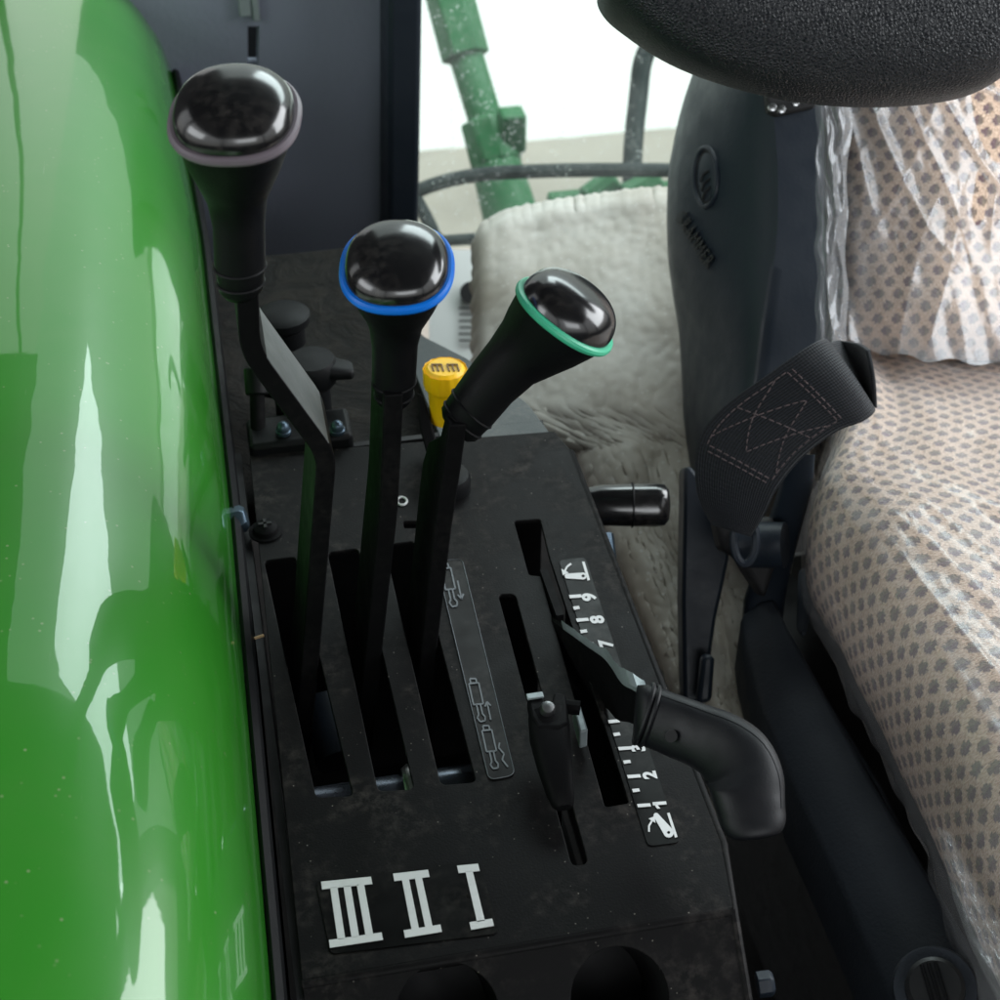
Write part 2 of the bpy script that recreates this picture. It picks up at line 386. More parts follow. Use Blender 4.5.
# rear window pane in its frame
rw = thing('rear_window', 'dusty rear cab window behind the levers', 'window', (.5, 1.36, .0))
MB().box((.62, 1.36, .42), (1.35, .005, 1.3)).build('pane', M['glass'], rw)
MB().box((.62, 1.36, 1.1), (1.4, .04, .05)).build('window_frame', M['black'], rw)

# outside: bars of the linkage and hydraulic ram
tl = thing('hydraulic_ram', 'green hydraulic lift ram standing outside the rear window', 'hydraulic ram', P(500, 230, 1.9))
def DD(px, py, d=1.9): return P(px, py, d)
a = DD(440, -40); b = DD(466, 58); MB().tube([a, b], [.030, .030], 6).build('ram_sleeve', M['hydro'], tl, bevel=.003)
MB().tube([DD(466, 56), DD(490, 135)], [.021, .021], 20).build('ram_rod', M['hydro'], tl)
mb = MB(); mb.tube([DD(486, 120), DD(497, 165)], [.033, .033], 8); mb.build('ram_gland', M['hydro'], tl, bevel=.004)
mb = MB(); mb.tube([DD(495, 160), DD(520, 250)], [.030, .036], 20); mb.build('ram_barrel', M['hydro'], tl)
ax = (DD(497, 165)-DD(486, 120)).normalized()
MB().box(DD(512, 130, 1.88), (.03, .03, .05)).build('ram_port', M['hydro'], tl, bevel=.004)

gr = thing('guard_rail', 'curved black rail running across behind the rear glass', 'rail', P(540, 172, 1.6))
pts = spline([P(408, 240, 1.6), P(409, 205, 1.6), P(420, 190, 1.6), P(470, 176, 1.6), P(540, 171, 1.6), P(640, 170, 1.6), P(760, 172, 1.6)], 6)
MB().tube(pts, .0075, 10).build('rail_bar', M['rod'], gr)
MB().tube(spline([P(414, 195, 1.6), P(430, 225, 1.6), P(446, 262, 1.6), P(453, 310, 1.6), P(455, 350, 1.6)], 6), .007, 10).build('rail_stay', M['rod'], gr)
MB().tube([P(440, 241, 1.6), P(500, 237, 1.6)], .006, 10).build('rail_stay', M['rod'], gr)
ho = MB().tube(spline([P(700, 20, 1.7), P(668, 28, 1.7), P(645, 55, 1.7), P(638, 100, 1.7), P(633, 150, 1.7), P(632, 200, 1.7)], 8), .0105, 12).build('hydraulic_hose', M['rod'])
tag(ho, 'black hose bending upward outside the rear glass beside the seat', 'hose')
mb = MB(); mb.box(P(610, 197, 1.75), (.14, .02, .02)); mb.tube([P(585, 200, 1.7), P(615, 178, 1.7)], .014, 10); mb.tube([P(625, 200, 1.7), P(660, 180, 1.7)], .018, 10)
tag(mb.build('hitch_frame', M['hydro'], bevel=.004), 'dark green hitch frame low behind the rear glass', 'hitch')
# warning placard on the glass with printed lines
pl = thing('warning_decal', 'white placard with black symbol and text lines behind the blue ringed knob', 'sign', P(470, 305, 1.5))
q = P(474, 308, 1.5); axp = (R, U, -F)
MB().box(q, (.085, .11, .003), axp).build('decal_sheet', M['wall'], pl)
mb = MB(); qq = P(471, 293, 1.496); mb.tube([qq, qq-F*.003], .0105, 20); mb.box(P(471, 293, 1.495), (.014, .016, .002), axp); mb.build('decal_symbol', M['dark'], pl)
mb = MB()
for k in range(6): mb.box(P(470+(k % 2), 308+k*6.5, 1.496), (.022, .0013, .001), axp)
mb.build('decal_text_lines', M['rod'], pl)

# pale fleece-like mat sloping down behind the console
def fl(u, vv):
    py = lerp(0, 640, vv)
    topy = interp([(0, 244), (.03, 226), (.1, 215), (.25, 206), (.5, 195), (1, 186)], u) + 4*noise.noise(V((u*60, 1, 0)))*max(0, 1-vv*25)
    px = lerp(interp([(0, 478), (430, 478), (470, 575), (700, 668), (840, 720)], topy+py), 790, u) + (1-min(1, u*40))*4*noise.noise(V((3, vv*60, 0)))
    py *= .92; p_y = topy + py; d = lerp(1.30, .98, min(1, vv)) + .010*noise.noise(V((u*5, vv*8, 2))) + .0012*noise.noise(V((u*40, vv*80, 5)))
    edge = min(vv/.02, 1, max(u, 0)/.03)
    return P(px, p_y, d + (1-edge)*.02)
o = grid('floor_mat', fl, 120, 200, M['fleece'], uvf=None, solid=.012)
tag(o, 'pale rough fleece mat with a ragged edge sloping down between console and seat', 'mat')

# ------------------------------------------------------------------ rear shelf with dirt
sh = MB(); ol = [(-.06, .755), (.185, .755), (.16, .86), (.125, .93), (.115, 1.05), (-.06, 1.05)]
sh.prism([V((x, y, -.035)) for x, y in ol], (0, 0, -.02)); sh.box((.02, .765, -.02), (.02, .01, .02))
tag(sh.build('rear_shelf', M['mat'], bevel=.003), 'dirt covered black shelf behind the console below the slate panel', 'shelf')

# ------------------------------------------------------------------ green fender
def fprof(s):   # s 0..1 : inner edge -> outboard. returns x,z
    tab = [(-.014, -.03), (-.0155, .0), (-.018, .030), (-.0235, .060), (-.034, .088), (-.050, .109), (-.072, .123), (-.100, .130), (-.140, .1335), (-.20, .1345), (-.33, .132), (-.5, .125)]
    n = len(tab)-1; x = s*n; i = min(int(x), n-1); f = x-i
    p0 = tab[max(i-1, 0)]; p1 = tab[i]; p2 = tab[i+1]; p3 = tab[min(i+2, n)]
    def c(k): return .5*((2*p1[k])+(p2[k]-p0[k])*f+(2*p0[k]-5*p1[k]+4*p2[k]-p3[k])*f*f+(-p0[k]+3*p1[k]-3*p2[k]+p3[k])*f**3)
    return c(0), c(1)
def fy(y): return interp([(0, -.012), (.4, -.004), (.7, 0), (1.0, 0), (1.4, -.012), (1.8, -.04)], y)
def ff(u, vv):
    x, z = fprof(u); y = lerp(.12, 1.75, vv)
    drop = -.10*max(0, (y-.75))**2 - .06*max(0, .45-y)
    return V((x + fy(y), y, z + drop*(min(1, u*3))))
fen = thing('green_fender', 'glossy green curved wheel fender beside the console', 'fender', (-.2, .7, 0))
grid('fender_shell', ff, 110, 90, M['green'], fen, solid=.003)
mb = MB()
rs = []
for k in range(61):
    y = lerp(.12, 1.6, k/60); x = -.0125+fy(y); dz = -.1*max(0, y-.75)**2*0
    rs.append([V((x+a_, y, b_+dz)) for a_, b_ in ((-.003, -.06), (.0035, -.06), (.004, .002), (.003, .008), (.0, .011), (-.003, .008))])
mb.rings(rs); mb.build('rubber_trim', M['rubber'], fen)
mb = MB(); q = H(243, 520, .004); mb.lathe(q-V((.006, 0, 0)), (1, 0, .2), [(0, .008), (.006, .008), (.0085, .006)], 6)
b = mb.build('fender_bolt', M['blue_metal'], fen, bevel=.0006)

# ------------------------------------------------------------------ console
con = thing('control_console', 'black steel control console plate with slots and printed scales', 'console', (.09, .55, -.3))
y0 = .395
outer = [(-.006, y0), (.183, y0), (.1895, .43), (.1885, .7278), (.183, .748), (.0, .7604)]
def slot_rect(pb_l, pb_r, top_y, x_top_l=None):
    a = H2(*pb_l); b = H2(*pb_r); w = b[0]-a[0]
    return roundpoly([(a[0], a[1]), (b[0], b[1]), (b[0]+(x_top_l or 0), top_y), (a[0]+(x_top_l or 0), top_y)], .003)
sl = [slot_rect((316, 797), (353, 796), .664, -.010), slot_rect((378, 791), (414, 789), .664, -.004), slot_rect((441, 785), (476, 782), .664, -.002)]
sl.append(roundpoly([H2(*p) for p in [(572, 866), (588, 864), (515, 594), (498, 594)]], .0035))
sl.append(roundpoly([H2(*p) for p in [(605, 807), (629, 803), (549, 556), (540, 519), (514, 521), (529, 575), (541, 576)]], .0018))
sl.append(roundpoly([H2(*p) for p in [(403, 521), (421, 521), (422, 528), (404, 528)]], .0015))
TH = .0025
sheet('top_plate', [outer]+sl, lambda x, y, z: V((x, y, z-TH/2)), TH, M['plate'], con, bevel=.0005)
# front flange, folded down
FA = radians(38); FD = V((0, -cos(FA), -sin(FA))); FN = V((0, -sin(FA), cos(FA))); FO = V((0, y0, 0))
def fpix(px, py):
    r = ray(px, py); s_ = (FO-CAM).dot(FN)/r.dot(FN); q = CAM + r*s_; return (q.x, -(q-FO).dot(FD))
hl = fpix(447, 1017); hr = fpix(620, 998); rr = .031
fo = [(-.010, -.12), (.178, -.12), (.183, 0), (-.006, 0)]
sheet('front_flange', [fo, circ(hl[0], hl[1], .0222), circ(hr[0], hr[1], .0213)], lambda x, y, z: FO + V((x, 0, 0)) - FD*y + FN*(z-TH/2), TH, M['plate'], con, bevel=.0005)
MB().tube([V((-.006, y0, -.0032)), V((.183, y0, -.0032))], .0031, 16).build('fold', M['plate'], con)
# sleeves in the flange holes
for (cx, cy), r_ in ((hl, .0222), (hr, .0213)):
    c0 = FO + V((cx, 0, 0)) - FD*cy
    mb = MB(); rs = []
    for h, r2 in ((-.004, r_+.002), (-.06, r_+.001)):
        rs.append([c0 + FN*h + V((1, 0, 0))*r2*cos(2*pi*k/40) + FD*r2*sin(2*pi*k/40) for k in range(40)])
    mb.rings(rs, cap=False); mb.v += [c0 + FN*-.06 + V((1, 0, 0))*(r_+.0015)*cos(2*pi*k/40) + FD*(r_+.0015)*sin(2*pi*k/40) for k in range(40)]; mb.f.append(tuple(range(len(mb.v)-40, len(mb.v)))); mb.build('cup_sleeve', M['dark'], con)
# skirts
def skirt(pts, mat, name, depth=.25, th=.002, slant=0):
    mb = MB()
    for (a, b) in zip(pts, pts[1:]):
        a, b = V(a), V(b); t_ = (b-a).normalized(); n_ = V((t_.y, -t_.x, 0)).normalized()
        mb.prism([a, b, b-V((0, 0, depth))+n_*slant, a-V((0, 0, depth))+n_*slant], n_*-th)
    return mb.build(name, mat, con)
skirt([(.1885, .7278, -.003), (.1895, .43, -.003), (.183, y0, -.003), (.181, y0-.07, -.06)], M['dark'], 'side_skirt', .3)
MB().tube([V((.1885, .7278, -.0022)), V((.1895, .43, -.0022)), V((.183, y0, -.0022)), V((.1815, y0-.07, -.057))], .0025, 10).build('side_fold', M['plate'], con)
# back flange, sloping away, catches window light
bl = [(.118, .757), (.183, .748), (.1885, .728), (.178, .80), (.155, .875), (.118, .945)]
def bz(x, y, z): return V((x, y, -.003 - (y-.745)*.16 + z))
sheet('rear_cover', [[(.115, .752), (.1815, .742), (.176, .790), (.150, .865), (.112, .935)]], bz, .003, plain('rear cover paint', (.05, .06, .062), .5, dust=.5, bump=.3), con, bevel=.0006)
# inner box (dark) and shafts that can be seen down the slots
mb = MB(); mb.box((.088, .55, -.30), (.19, .44, .01)); mb.box((-.007, .55, -.15), (.004, .44, .29)); mb.box((.09, .765, -.15), (.18, .004, .29))
mb.build('inner_box', M['dark'], con)
mb = MB(); mb.tube([V((.0, .513, -.032)), V((.115, .513, -.032))], .010, 20)
mb.build('pivot_shaft', plain('oiled steel', (.16, .18, .22), .25, metal=.8), con)
q = V((.058, .513, -.032)); MB().lathe(q-V((.004, 0, 0)), (1, 0, 0), [(0, .0125), (.003, .0145), (.007, .0145), (.012, .0125)], 24).build('shaft_collar', M['chrome'], con)
mb = MB(); mb.tube([V((.022, .60, -.05)), V((.026, .565, -.06))], .012, 12); mb.build('linkage', M['navy'], con)
# screws
q = H(266, 532, .0); mb = MB(); mb.lathe(q, (0, 0, 1), [(0, .0095), (.0012, .0095), (.0014, .0075), (.004, .0068), (.0058, .004), (.0062, .001)], 28)
sc_ = mb.build('plate_screw', M['lever'], con)
mb = MB(); mb.box(q+V((0, 0, .0058)), (.0075, .0017, .002)); mb.box(q+V((0, 0, .0058)), (.0017, .0075, .002)); mb.build('cross_recess', M['dark'], sc_)
for px, py in ((757, 985),):
    q = P(px, py, .70); MB().lathe(q, (1, -.1, .1), [(0, .006), (.006, .006), (.0075, .0045)], 6).build('side_bolt', M['navy'], con, bevel=.0005)
# small round grommet behind the front lever
q = H(448, 488, .0); MB().lathe(q, (0, 0, 1), [(0, .013), (.006, .0135), (.010, .012), (.012, .006)], 28).build('grommet', M['rubber'], con)
q = H(402, 501, .0006); MB().ring_tube(sell(q, V((1, 0, 0)), V((0, 1, 0)), .0028, .0036, 2, 24), .0007, 6).build('ring_mark', M['white'], con)
MB().box(H(424, 490, .0006), (.0025, .006, .0006)).build('dash_mark', M['white'], con)

# roman numeral decal
de = thing('gear_numeral_decal', 'glossy black sticker with white numerals III II I at the front of the console', 'sticker', H(405, 905, 0))
dpoly = [H2(*p) for p in [(331, 955), (499, 934), (480, 862), (316, 882)]]
sheet('decal_film', [roundpoly(dpoly, .003)], lambda x, y, z: V((x, y, z+.0004)), .0004, M['sticker'], de)
def bars(mb, quads, z0, th=.0003):
    for qd in quads:
        mb.prism([H(px, py, z0) for px, py in qd], (0, 0, th))
mb = MB()
def num(n, tl_, tr_, br_, bl_):   # serif slabs top and bottom, n stems, given pixel corners
    T0, T1, B1, B0 = [V(p) for p in (tl_, tr_, br_, bl_)]
    q = []
    def at(s, t_): return tuple(((T0*(1-s)+T1*s)*(1-t_) + (B0*(1-s)+B1*s)*t_))
    q.append([at(0, 0), at(1, 0), at(1, .115), at(0, .115)]); q.append([at(0, .885), at(1, .885), at(1, 1), at(0, 1)])
    w = {3: .145, 2: .20, 1: .34}[n]; cs = {3: (.235, .5, .765), 2: (.315, .685), 1: (.5,)}[n]
    for c_ in cs: q.append([at(c_-w/2, .10), at(c_+w/2, .10), at(c_+w/2, .90), at(c_-w/2, .90)])
    return q
bars(mb, num(3, (321, 882), (371, 877), (383, 940), (330, 948)), .00085)
bars(mb, num(2, (393, 874), (428, 870), (442, 932), (405, 938)), .00085)
bars(mb, num(1, (457, 866), (478, 864), (494, 926), (471, 930)), .00085)
mb.build('white_numerals', M['white'], de, smooth=False)

# depth scale decals
sd = thing('lift_scale_decal', 'black scale strip printed with white ticks, numbers and arm symbols', 'sticker', H(610, 700, 0))
def strip(pts): return sheet('scale_film', [roundpoly([H2(*p) for p in pts], .003)], lambda x, y, z: V((x, y, z+.0004)), .0004, M['sticker'], sd)
strip([(648, 847), (680, 843), (585, 558), (559, 561)])
mb = MB()
def tick(x0, x1, y): bars(mb, [[(x0, y-1.6), (x1, y-2.4), (x1+1, y+.6), (x0+1, y+1.6)]], .00085)
for x0, x1, y in ((569, 581, 597), (573, 579, 608.5), (576, 588, 620.5), (580, 586.5, 632), (586, 593.5, 645), (608, 619, 722), (613, 619.5, 735), (618, 631, 749), (623, 630, 762.5), (627, 640, 777), (632, 639, 791), (637, 650, 806)):
    if y == 722: mb.build('tick_marks', M['white'], sd, smooth=False); mb = MB()
    tick(x0, x1, y)
mb.build('tick_marks', M['white'], sd, smooth=False)
def digit(ch, px, py, hpx_x, hpx_y):
    m = text_mesh(ch, 1.0, bold=.045)
    xs = [v.x for v in m.v]; ys = [v.y for v in m.v]; cx = (min(xs)+max(xs))/2; cy = (min(ys)+max(ys))/2
    hx = max(xs)-min(xs); hy = max(ys)-min(ys)
    # glyph top points right across the console, glyph right points toward the viewer
    for v in m.v:
        gx = (v.x-cx)/.58; gy = (v.y-cy)/.72
        v_ = H(px - gy*hpx_x - gx*hpx_y*.30, py - gx*hpx_y + gy*hpx_x*.07, .0010); v.x, v.y, v.z = v_
    return m.build('numeral', M['white'], sd, smooth=False)
for ch, px, py in (('9', 589, 597), ('8', 597, 619.5), ('7', 606, 643.5), ('3', 638, 748), ('2', 649.5, 775)):
    digit(ch, px, py, 13, 8.8)
mb = MB(); bars(mb, [[(652.5, 802.6), (666, 801.6), (666.6, 804.6), (653, 805.6)], [(653, 803.2), (655.6, 803.2), (660.2, 808.6), (657.2, 809.0)]], .00095); mb.build('numeral', M['white'], sd, smooth=False)
# arm symbols
def sym_arm(o1, o2, r1, r2, line, arrow):
    mb = MB()
    a = V(o1); b = V(o2); d = (b-a).normalized(); n_ = V((-d.y, d.x)); pts = []
    for k in range(13): th_ = pi/2 + pi*k/12; pts.append(a + d*cos(th_)*r1 + n_*sin(th_)*r1)
    for k in range(13): th_ = -pi/2 + pi*k/12; pts.append(b + d*cos(th_)*r2 + n_*sin(th_)*r2)
    hole = [(b.x+1.6*cos(2*pi*k/12), b.y+1.6*sin(2*pi*k/12)) for k in range(12)]
    me_o = [H2(p.x, p.y) for p in pts]; me_h = [H2(*p) for p in hole]
    sheet('arm_symbol', [me_o, me_h], lambda x, y, z: V((x, y, z+.0010)), .0003, M['white'], sd)
    bars(mb, [line], .00085)
    pr = [V(p) for p in arrow]; w = .9
    for p, q_ in zip(pr, pr[1:]):
        dd = (q_-p).normalized(); nn = V((-dd.y, dd.x))*w
        bars(mb, [[tuple(p-nn), tuple(q_-nn), tuple(q_+nn), tuple(p+nn)]], .00085)
    e = pr[-1]; dd = (pr[-1]-pr[-2]).normalized(); nn = V((-dd.y, dd.x))
    bars(mb, [[tuple(e-nn*4), tuple(e+dd*5), tuple(e+nn*4)]], .00090)
    mb.build('arrow_symbol', M['white'], sd, smooth=False)
sym_arm((567, 577.5), (583, 577.5), 2.4, 3.4, [(582, 562), (584.5, 562), (590, 580), (587.5, 581)], [(571, 564), (567, 567), (565, 571)])
sym_arm((656, 817), (668.5, 834), 2.6, 5.0, [(667, 813.5), (669.5, 813), (677.5, 837), (675, 838)], [(649, 832), (649, 826), (652, 821)])

# faint grey hydraulic cylinder decal next to the third slot
fd = thing('cylinder_symbol_decal', 'faint worn strip of grey cylinder symbols and arrows beside the third slot', 'sticker', H(480, 680, 0))
m_thin = plain('worn clear sticker', (.0075, .0072, .0074), .45, spec=.16, dust=.5, dcol=(.10, .09, .085))
o_ = roundpoly([H2(*p) for p in [(489, 781), (515, 776), (462, 560), (436, 562)]], .004)
sheet('decal_film', [o_], lambda x, y, z: V((x, y, z+.0004)), .0004, m_thin, fd)
mb = MB(); pts = [V((p[0], p[1], .0008)) for p in o_]
mb.ring_tube(pts, .00025, 4); mb.build('decal_border', M['greyprint'], fd)
def cyl_symbol(px, py, arrow):
    mb = MB()
    def L(*pp):
        for p, q_ in zip(pp, pp[1:]):
            p = V(p); q_ = V(q_); dd = (q_-p).normalized(); nn = V((-dd.y, dd.x))*.75
            bars(mb, [[tuple(p-nn), tuple(q_-nn), tuple(q_+nn), tuple(p+nn)]], .00085)
    def o(x, y): return (px+x+y*.22, py+y)
    L(o(-5, -14), o(5, -15), o(5, 6), o(-5, 7), o(-5, -14)); L(o(-3, -15), o(-3, -19), o(3, -19), o(3, -15))
    L(o(-2, 7), o(-2, 17), o(-4, 20), o(-2, 24), o(3, 23), o(4, 19), o(2, 16), o(2, 6))
    if arrow == 'up': L(o(9, 22), o(9, 4)); L(o(6, 9), o(9, 4), o(12, 8))
    if arrow == 'down': L(o(9, -2), o(9, 16)); L(o(6, 12), o(9, 16), o(12, 11))
    if arrow == 'wave': L(o(10, -2), o(8, 3), o(12, 9), o(9, 15), o(13, 22))
    mb.build('cylinder_symbol', M['greyprint'], fd, smooth=False)
cyl_symbol(449, 583, 'down'); cyl_symbol(477, 698, 'up'); cyl_symbol(490, 745, 'wave')

# straw bit
q = H(259, 637, .001); tag(MB().tube([q-V((.0025, .0006, 0)), q+V((.0025, .0008, 0))], .0008, 6).build('straw_bit', plain('straw', (.45, .30, .15), .7)), 'tiny piece of straw lying on the console near the fender', 'straw')

# ------------------------------------------------------------------ shift levers
def bar_sweep(path, Y0, Y1, thp, taper=False):
    # path: list of pixel positions of the front-face centre line at plane Y0; thp: thickness in metres
    ps = [YP(px, py, Y0) for px, py in path]; rs = []
    # round the bends
    q = [ps[0]]
    for i in range(1, len(ps)-1):
        a = ps[i] + (ps[i-1]-ps[i]).normalized()*min(.010, (ps[i-1]-ps[i]).length*.4)
        b = ps[i] + (ps[i+1]-ps[i]).normalized()*min(.010, (ps[i+1]-ps[i]).length*.4)
        for k in range(6):
            t_ = k/5; q.append(a*(1-t_)**2 + ps[i]*2*t_*(1-t_) + b*t_*t_)
    q.append(ps[-1])
    for i, p in enumerate(q):
        t_ = (q[min(i+1, len(q)-1)]-q[max(i-1, 0)]); t_.y = 0; t_.normalize(); n_ = V((t_.z, 0, -t_.x))
        if n_.x < 0: n_ = -n_
        Y1_ = Y1 if not taper else Y0 + (Y1-Y0)*min(1, .22 + .78*max(0, (p-q[0]).length-.012)/.030)
        rs.append([V((p.x, Y0, p.z)) - n_*thp/2, V((p.x, Y0, p.z)) + n_*thp/2, V((p.x, Y1_, p.z)) + n_*thp/2, V((p.x, Y1_, p.z)) - n_*thp/2])
    mb = MB(); mb.rings(rs); return mb
def head(sections, e=2.0, n=56):
    rs = []
    for (c, nrm, ref, rx, ry, ee) in sections:
        nrm = nrm.normalized(); ax_ = (ref - nrm*ref.dot(nrm)).normalized(); ay_ = nrm.cross(ax_)
        rs.append(sell(c, ax_, ay_, rx, ry, ee, n))
    return rs
def knob(par, Y, neck, ringspec, ringmat, dome=.30, fwd=0.0):
    # neck: list of (px, py, halfwidth px, normal, y offset)
    secs = []
    for px, py, r, nrm, dy in neck:
        c = YP(px, py, Y+dy); d = (c-CAM).dot(F); rr_ = r*K*d; secs.append((c, nrm, R, rr_, rr_, 2.0))
    px, py, rx, ry, nrm, dy, e = ringspec
    c = YP(px, py, Y+dy); d = (c-CAM).dot(F); rx *= K*d; ry *= K*d
    ref = par['_ref'] if '_ref' in par else R
    refv = V(par['_ref']) if '_ref' in par else R
    secs = [(a, b_, refv, x, y, e_) for a, b_, _, x, y, e_ in secs]
    last = secs[-1]
    # blend to the slanted rim
    for t_, s_ in ((.35, .80), (.68, .92), (.92, .985)):
        cc = last[0].lerp(c, t_); nn = last[1].lerp(nrm, t_)
        secs.append((cc, nn, refv, lerp(last[3], rx, t_**.85)*1.0, lerp(last[4], ry, t_**.85), lerp(2, e, t_)))
    secs.append((c, nrm, refv, rx, ry, e)); secs.append((c+nrm*.0015, nrm, refv, rx*.94, ry*.94, e))
    mb = MB(); mb.rings(head(secs)); g = mb.build('grip', M['rubber'], par, sharp=60)
    ax_ = (refv - nrm*refv.dot(nrm)).normalized(); ay_ = nrm.cross(ax_)
    MB().ring_tube(sell(c+nrm*.0005, ax_, ay_, rx*1.0, ry*1.0, e, 72), .0021, 10).build('colour_ring', ringmat, par)
    cs = []; hgt = dome*min(rx, ry)
    for k in range(15):
        a_ = k/14*pi/2; s_ = (1-sin(a_)**2.5)**(1/2.5) if k < 14 else .02; cs.append((c + nrm*(.0005+hgt*sin(a_)), nrm, refv, rx*.985*max(s_, .02), ry*.985*max(s_, .02), lerp(e, 2.1, k/14)))
    mb = MB(); mb.rings(head(cs)); mb.build('cap', M['glossblack'], par, sharp=70)
    # collar rings at the neck bottom
    for k in (0, 1):
        a0 = secs[1]; a1 = secs[2]; cc = a0[0].lerp(a1[0], .25+.6*k); nn = a0[1].lerp(a1[1], .5).normalized()
        ax2 = (refv - nn*refv.dot(nn)).normalized(); rr2 = lerp(a0[3], a1[3], .25+.6*k)
        MB().ring_tube(sell(cc, ax2, nn.cross(ax2), rr2, rr2, 2, 40), .0008, 6).build('collar_rib', M['rubber'], g)
Z = V((0, 0, 1)); GL = 'range shift levers with ringed knobs'
YL = .585
l3 = thing('shift_lever', 'tallest gear lever with mauve grey ring and broad cranked bar, window light painted on its slanted face', 'gear lever', H(315, 660, -.04), GL)
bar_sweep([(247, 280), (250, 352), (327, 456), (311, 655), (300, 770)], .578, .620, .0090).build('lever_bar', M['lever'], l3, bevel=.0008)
b3 = l3.children[0].data; b3.materials.append(plain('painted window light', (.105, .112, .112), .5, bump=.4, bscale=260, dust=.3))  # paler grey paints window light onto the bar's slanted upper face
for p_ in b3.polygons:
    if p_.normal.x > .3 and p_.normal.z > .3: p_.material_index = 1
knob(l3, YL, [(241, 294, 17, Z, 0), (241, 288, 22, Z, 0), (240, 262, 25.5, Z, 0), (239, 225, 26, Z, 0), (237, 198, 30, V((0, -.1, 1)), 0), (236, 180, 38, V((0, -.25, 1)), -.002)],
     (235, 119, 61.5, 65, D(0, .60, .80), -.010, 2.4), M['ring_grey'], .62)
l2 = thing('shift_lever', 'middle gear lever with bright blue ring around its glossy knob', 'gear lever', H(378, 640, -.04), GL)
bar_sweep([(394, 395), (392, 445), (389, 510), (374, 650), (362, 770)], .580, .620, .0088).build('lever_bar', M['lever'], l2, bevel=.0008)
knob(l2, .592, [(394, 404, 13, Z, 0), (394, 399, 18, Z, 0), (394, 378, 22, Z, 0), (395, 345, 23, Z, 0), (396, 325, 27, V((0, -.1, 1)), 0), (397, 312, 33, V((0, -.25, 1)), -.002)],
     (397, 269, 53, 58, D(0, .60, .80), -.008, 2.4), M['ring_blue'], .60)
l1 = thing('shift_lever', 'right hand gear lever leaning over with mint green ring on its knob', 'gear lever', H(425, 640, -.04), GL)
bar_sweep([(458, 425), (452, 470), (443, 530), (429, 650), (420, 770)], .580, .622, .0086, True).build('lever_bar', M['lever'], l1, bevel=.0008)
def DR(ang, t_): return D(cos(ang)*1, sin(ang)*1, t_)
l1['_ref'] = list(D(.80, -.59, 0.0))
an = radians(44)
knob(l1, .592, [(456, 428, 19, DR(an, .25), 0), (459, 424, 24, DR(an, .25), 0), (474, 406, 26.5, DR(an, .25), 0), (492, 383, 28, DR(an, .25), 0), (512, 362, 31, DR(an, .27), 0), (530, 347, 38, DR(an, .32), 0)],
     (564, 317, 53, 55, D(.56, .72, .42), -.004, 2.25), M['ring_green'], .74)
del l1['_ref']

# ------------------------------------------------------------------ small tapered lever in the narrow slot
sv = thing('position_lever', 'small tapered black lever with clevis and shiny screw in the narrow slot', 'lever', H(550, 720, 0))
mb = MB(); rs = []
for px, py, hw, z, hh_ in ((548, 716, 19, .024, .007), (550, 735, 19.5, .022, .008), (555, 765, 16.5, .018, .007), (560, 790, 13, .014, .006), (563, 803, 10.5, .012, .004), (564, 808, 7, .011, .002)):
    c = H(px, py, z); rs.append(sell(c, V((1, 0, 0)), Z, hw*K*.8, hh_, 3, 28))
mb.rings(rs); mb.build('lever_blade', M['lever'], sv)
mb = MB(); mb.prism([H(px, py, .030) for px, py in ((527, 693), (543, 692), (545, 704), (551, 704), (554, 692), (566, 693), (568, 722), (560, 727), (538, 727), (531, 716))], (0, 0, -.010))
mb.build('clevis', M['lever'], sv, bevel=.0012)
MB().box(H(535, 696, .031), (.008, .0035, .0014)).build('clevis_edge', M['edge_grey'], sv, bevel=.0004)
MB().lathe(H(547, 712, .029), (0, -.35, 1), [(0, .0036), (.004, .0038), (.006, .0028), (.0065, .001)], 20).build('clevis_screw', M['chrome'], sv)
MB().tube([H(562, 706, .024), H(580, 708, .024)], .0035, 10).build('pivot_pin', M['lever'], sv)
mb = MB(); mb.prism([H(px, py, .016) for px, py in ((573, 704), (580, 703), (588, 730), (580, 732))], (0, 0, -.012))
tag(mb.build('slide_stop', M['edge_grey'], bevel=.0008), 'small pale grey stop block beside the tapered lever', 'stop block')

# ------------------------------------------------------------------ lift hand lever
hv = thing('lift_lever', 'long bent black rubber hand grip on a flat blade rising from the scale slot', 'lever', H(560, 640, 0))
top = spline([H(546, 617, -.004), H(568, 632, .012), H(588, 646.5, .022), H(603, 657, .030), H(612, 668, .034), H(622, 683, .040), H(634, 690, .046), H(652, 702, .046)], 5)
mb = MB(); rs = []
low = [V((.158, .600, -.05)), ]
for i, p in enumerate(top):
    s_ = i/(len(top)-1); h_ = lerp(.045, .022, s_)
    q = p - V((0, 0, h_)) + V((0, .003, 0)); w_ = V((0, .0032, 0)) + V((.0008, 0, 0))
    rs.append([p, p+w_, q+w_, q])
mb.rings(rs); mb.build('blade', M['lever'], hv, sharp=30)
mb = MB(); rs = []
for i, p in enumerate(top[4:-1]):
    s_ = .0002 + .00045*(i % 3 == 0) + .0013*min(1, max(0, (i-12)/4))
    rs.append([p+V((-.0002, -.0006, .0002)), p+V((0, .0045+.005*min(1, max(0, (i-10)/5)), .0002)), p+V((0, .0045+.005*min(1, max(0, (i-10)/5)), .0013+s_)), p+V((-.0002, -.0006, .0013+s_))])
mb.rings(rs); mb.build('worn_edge', M['edge_grey'], hv, sharp=30)
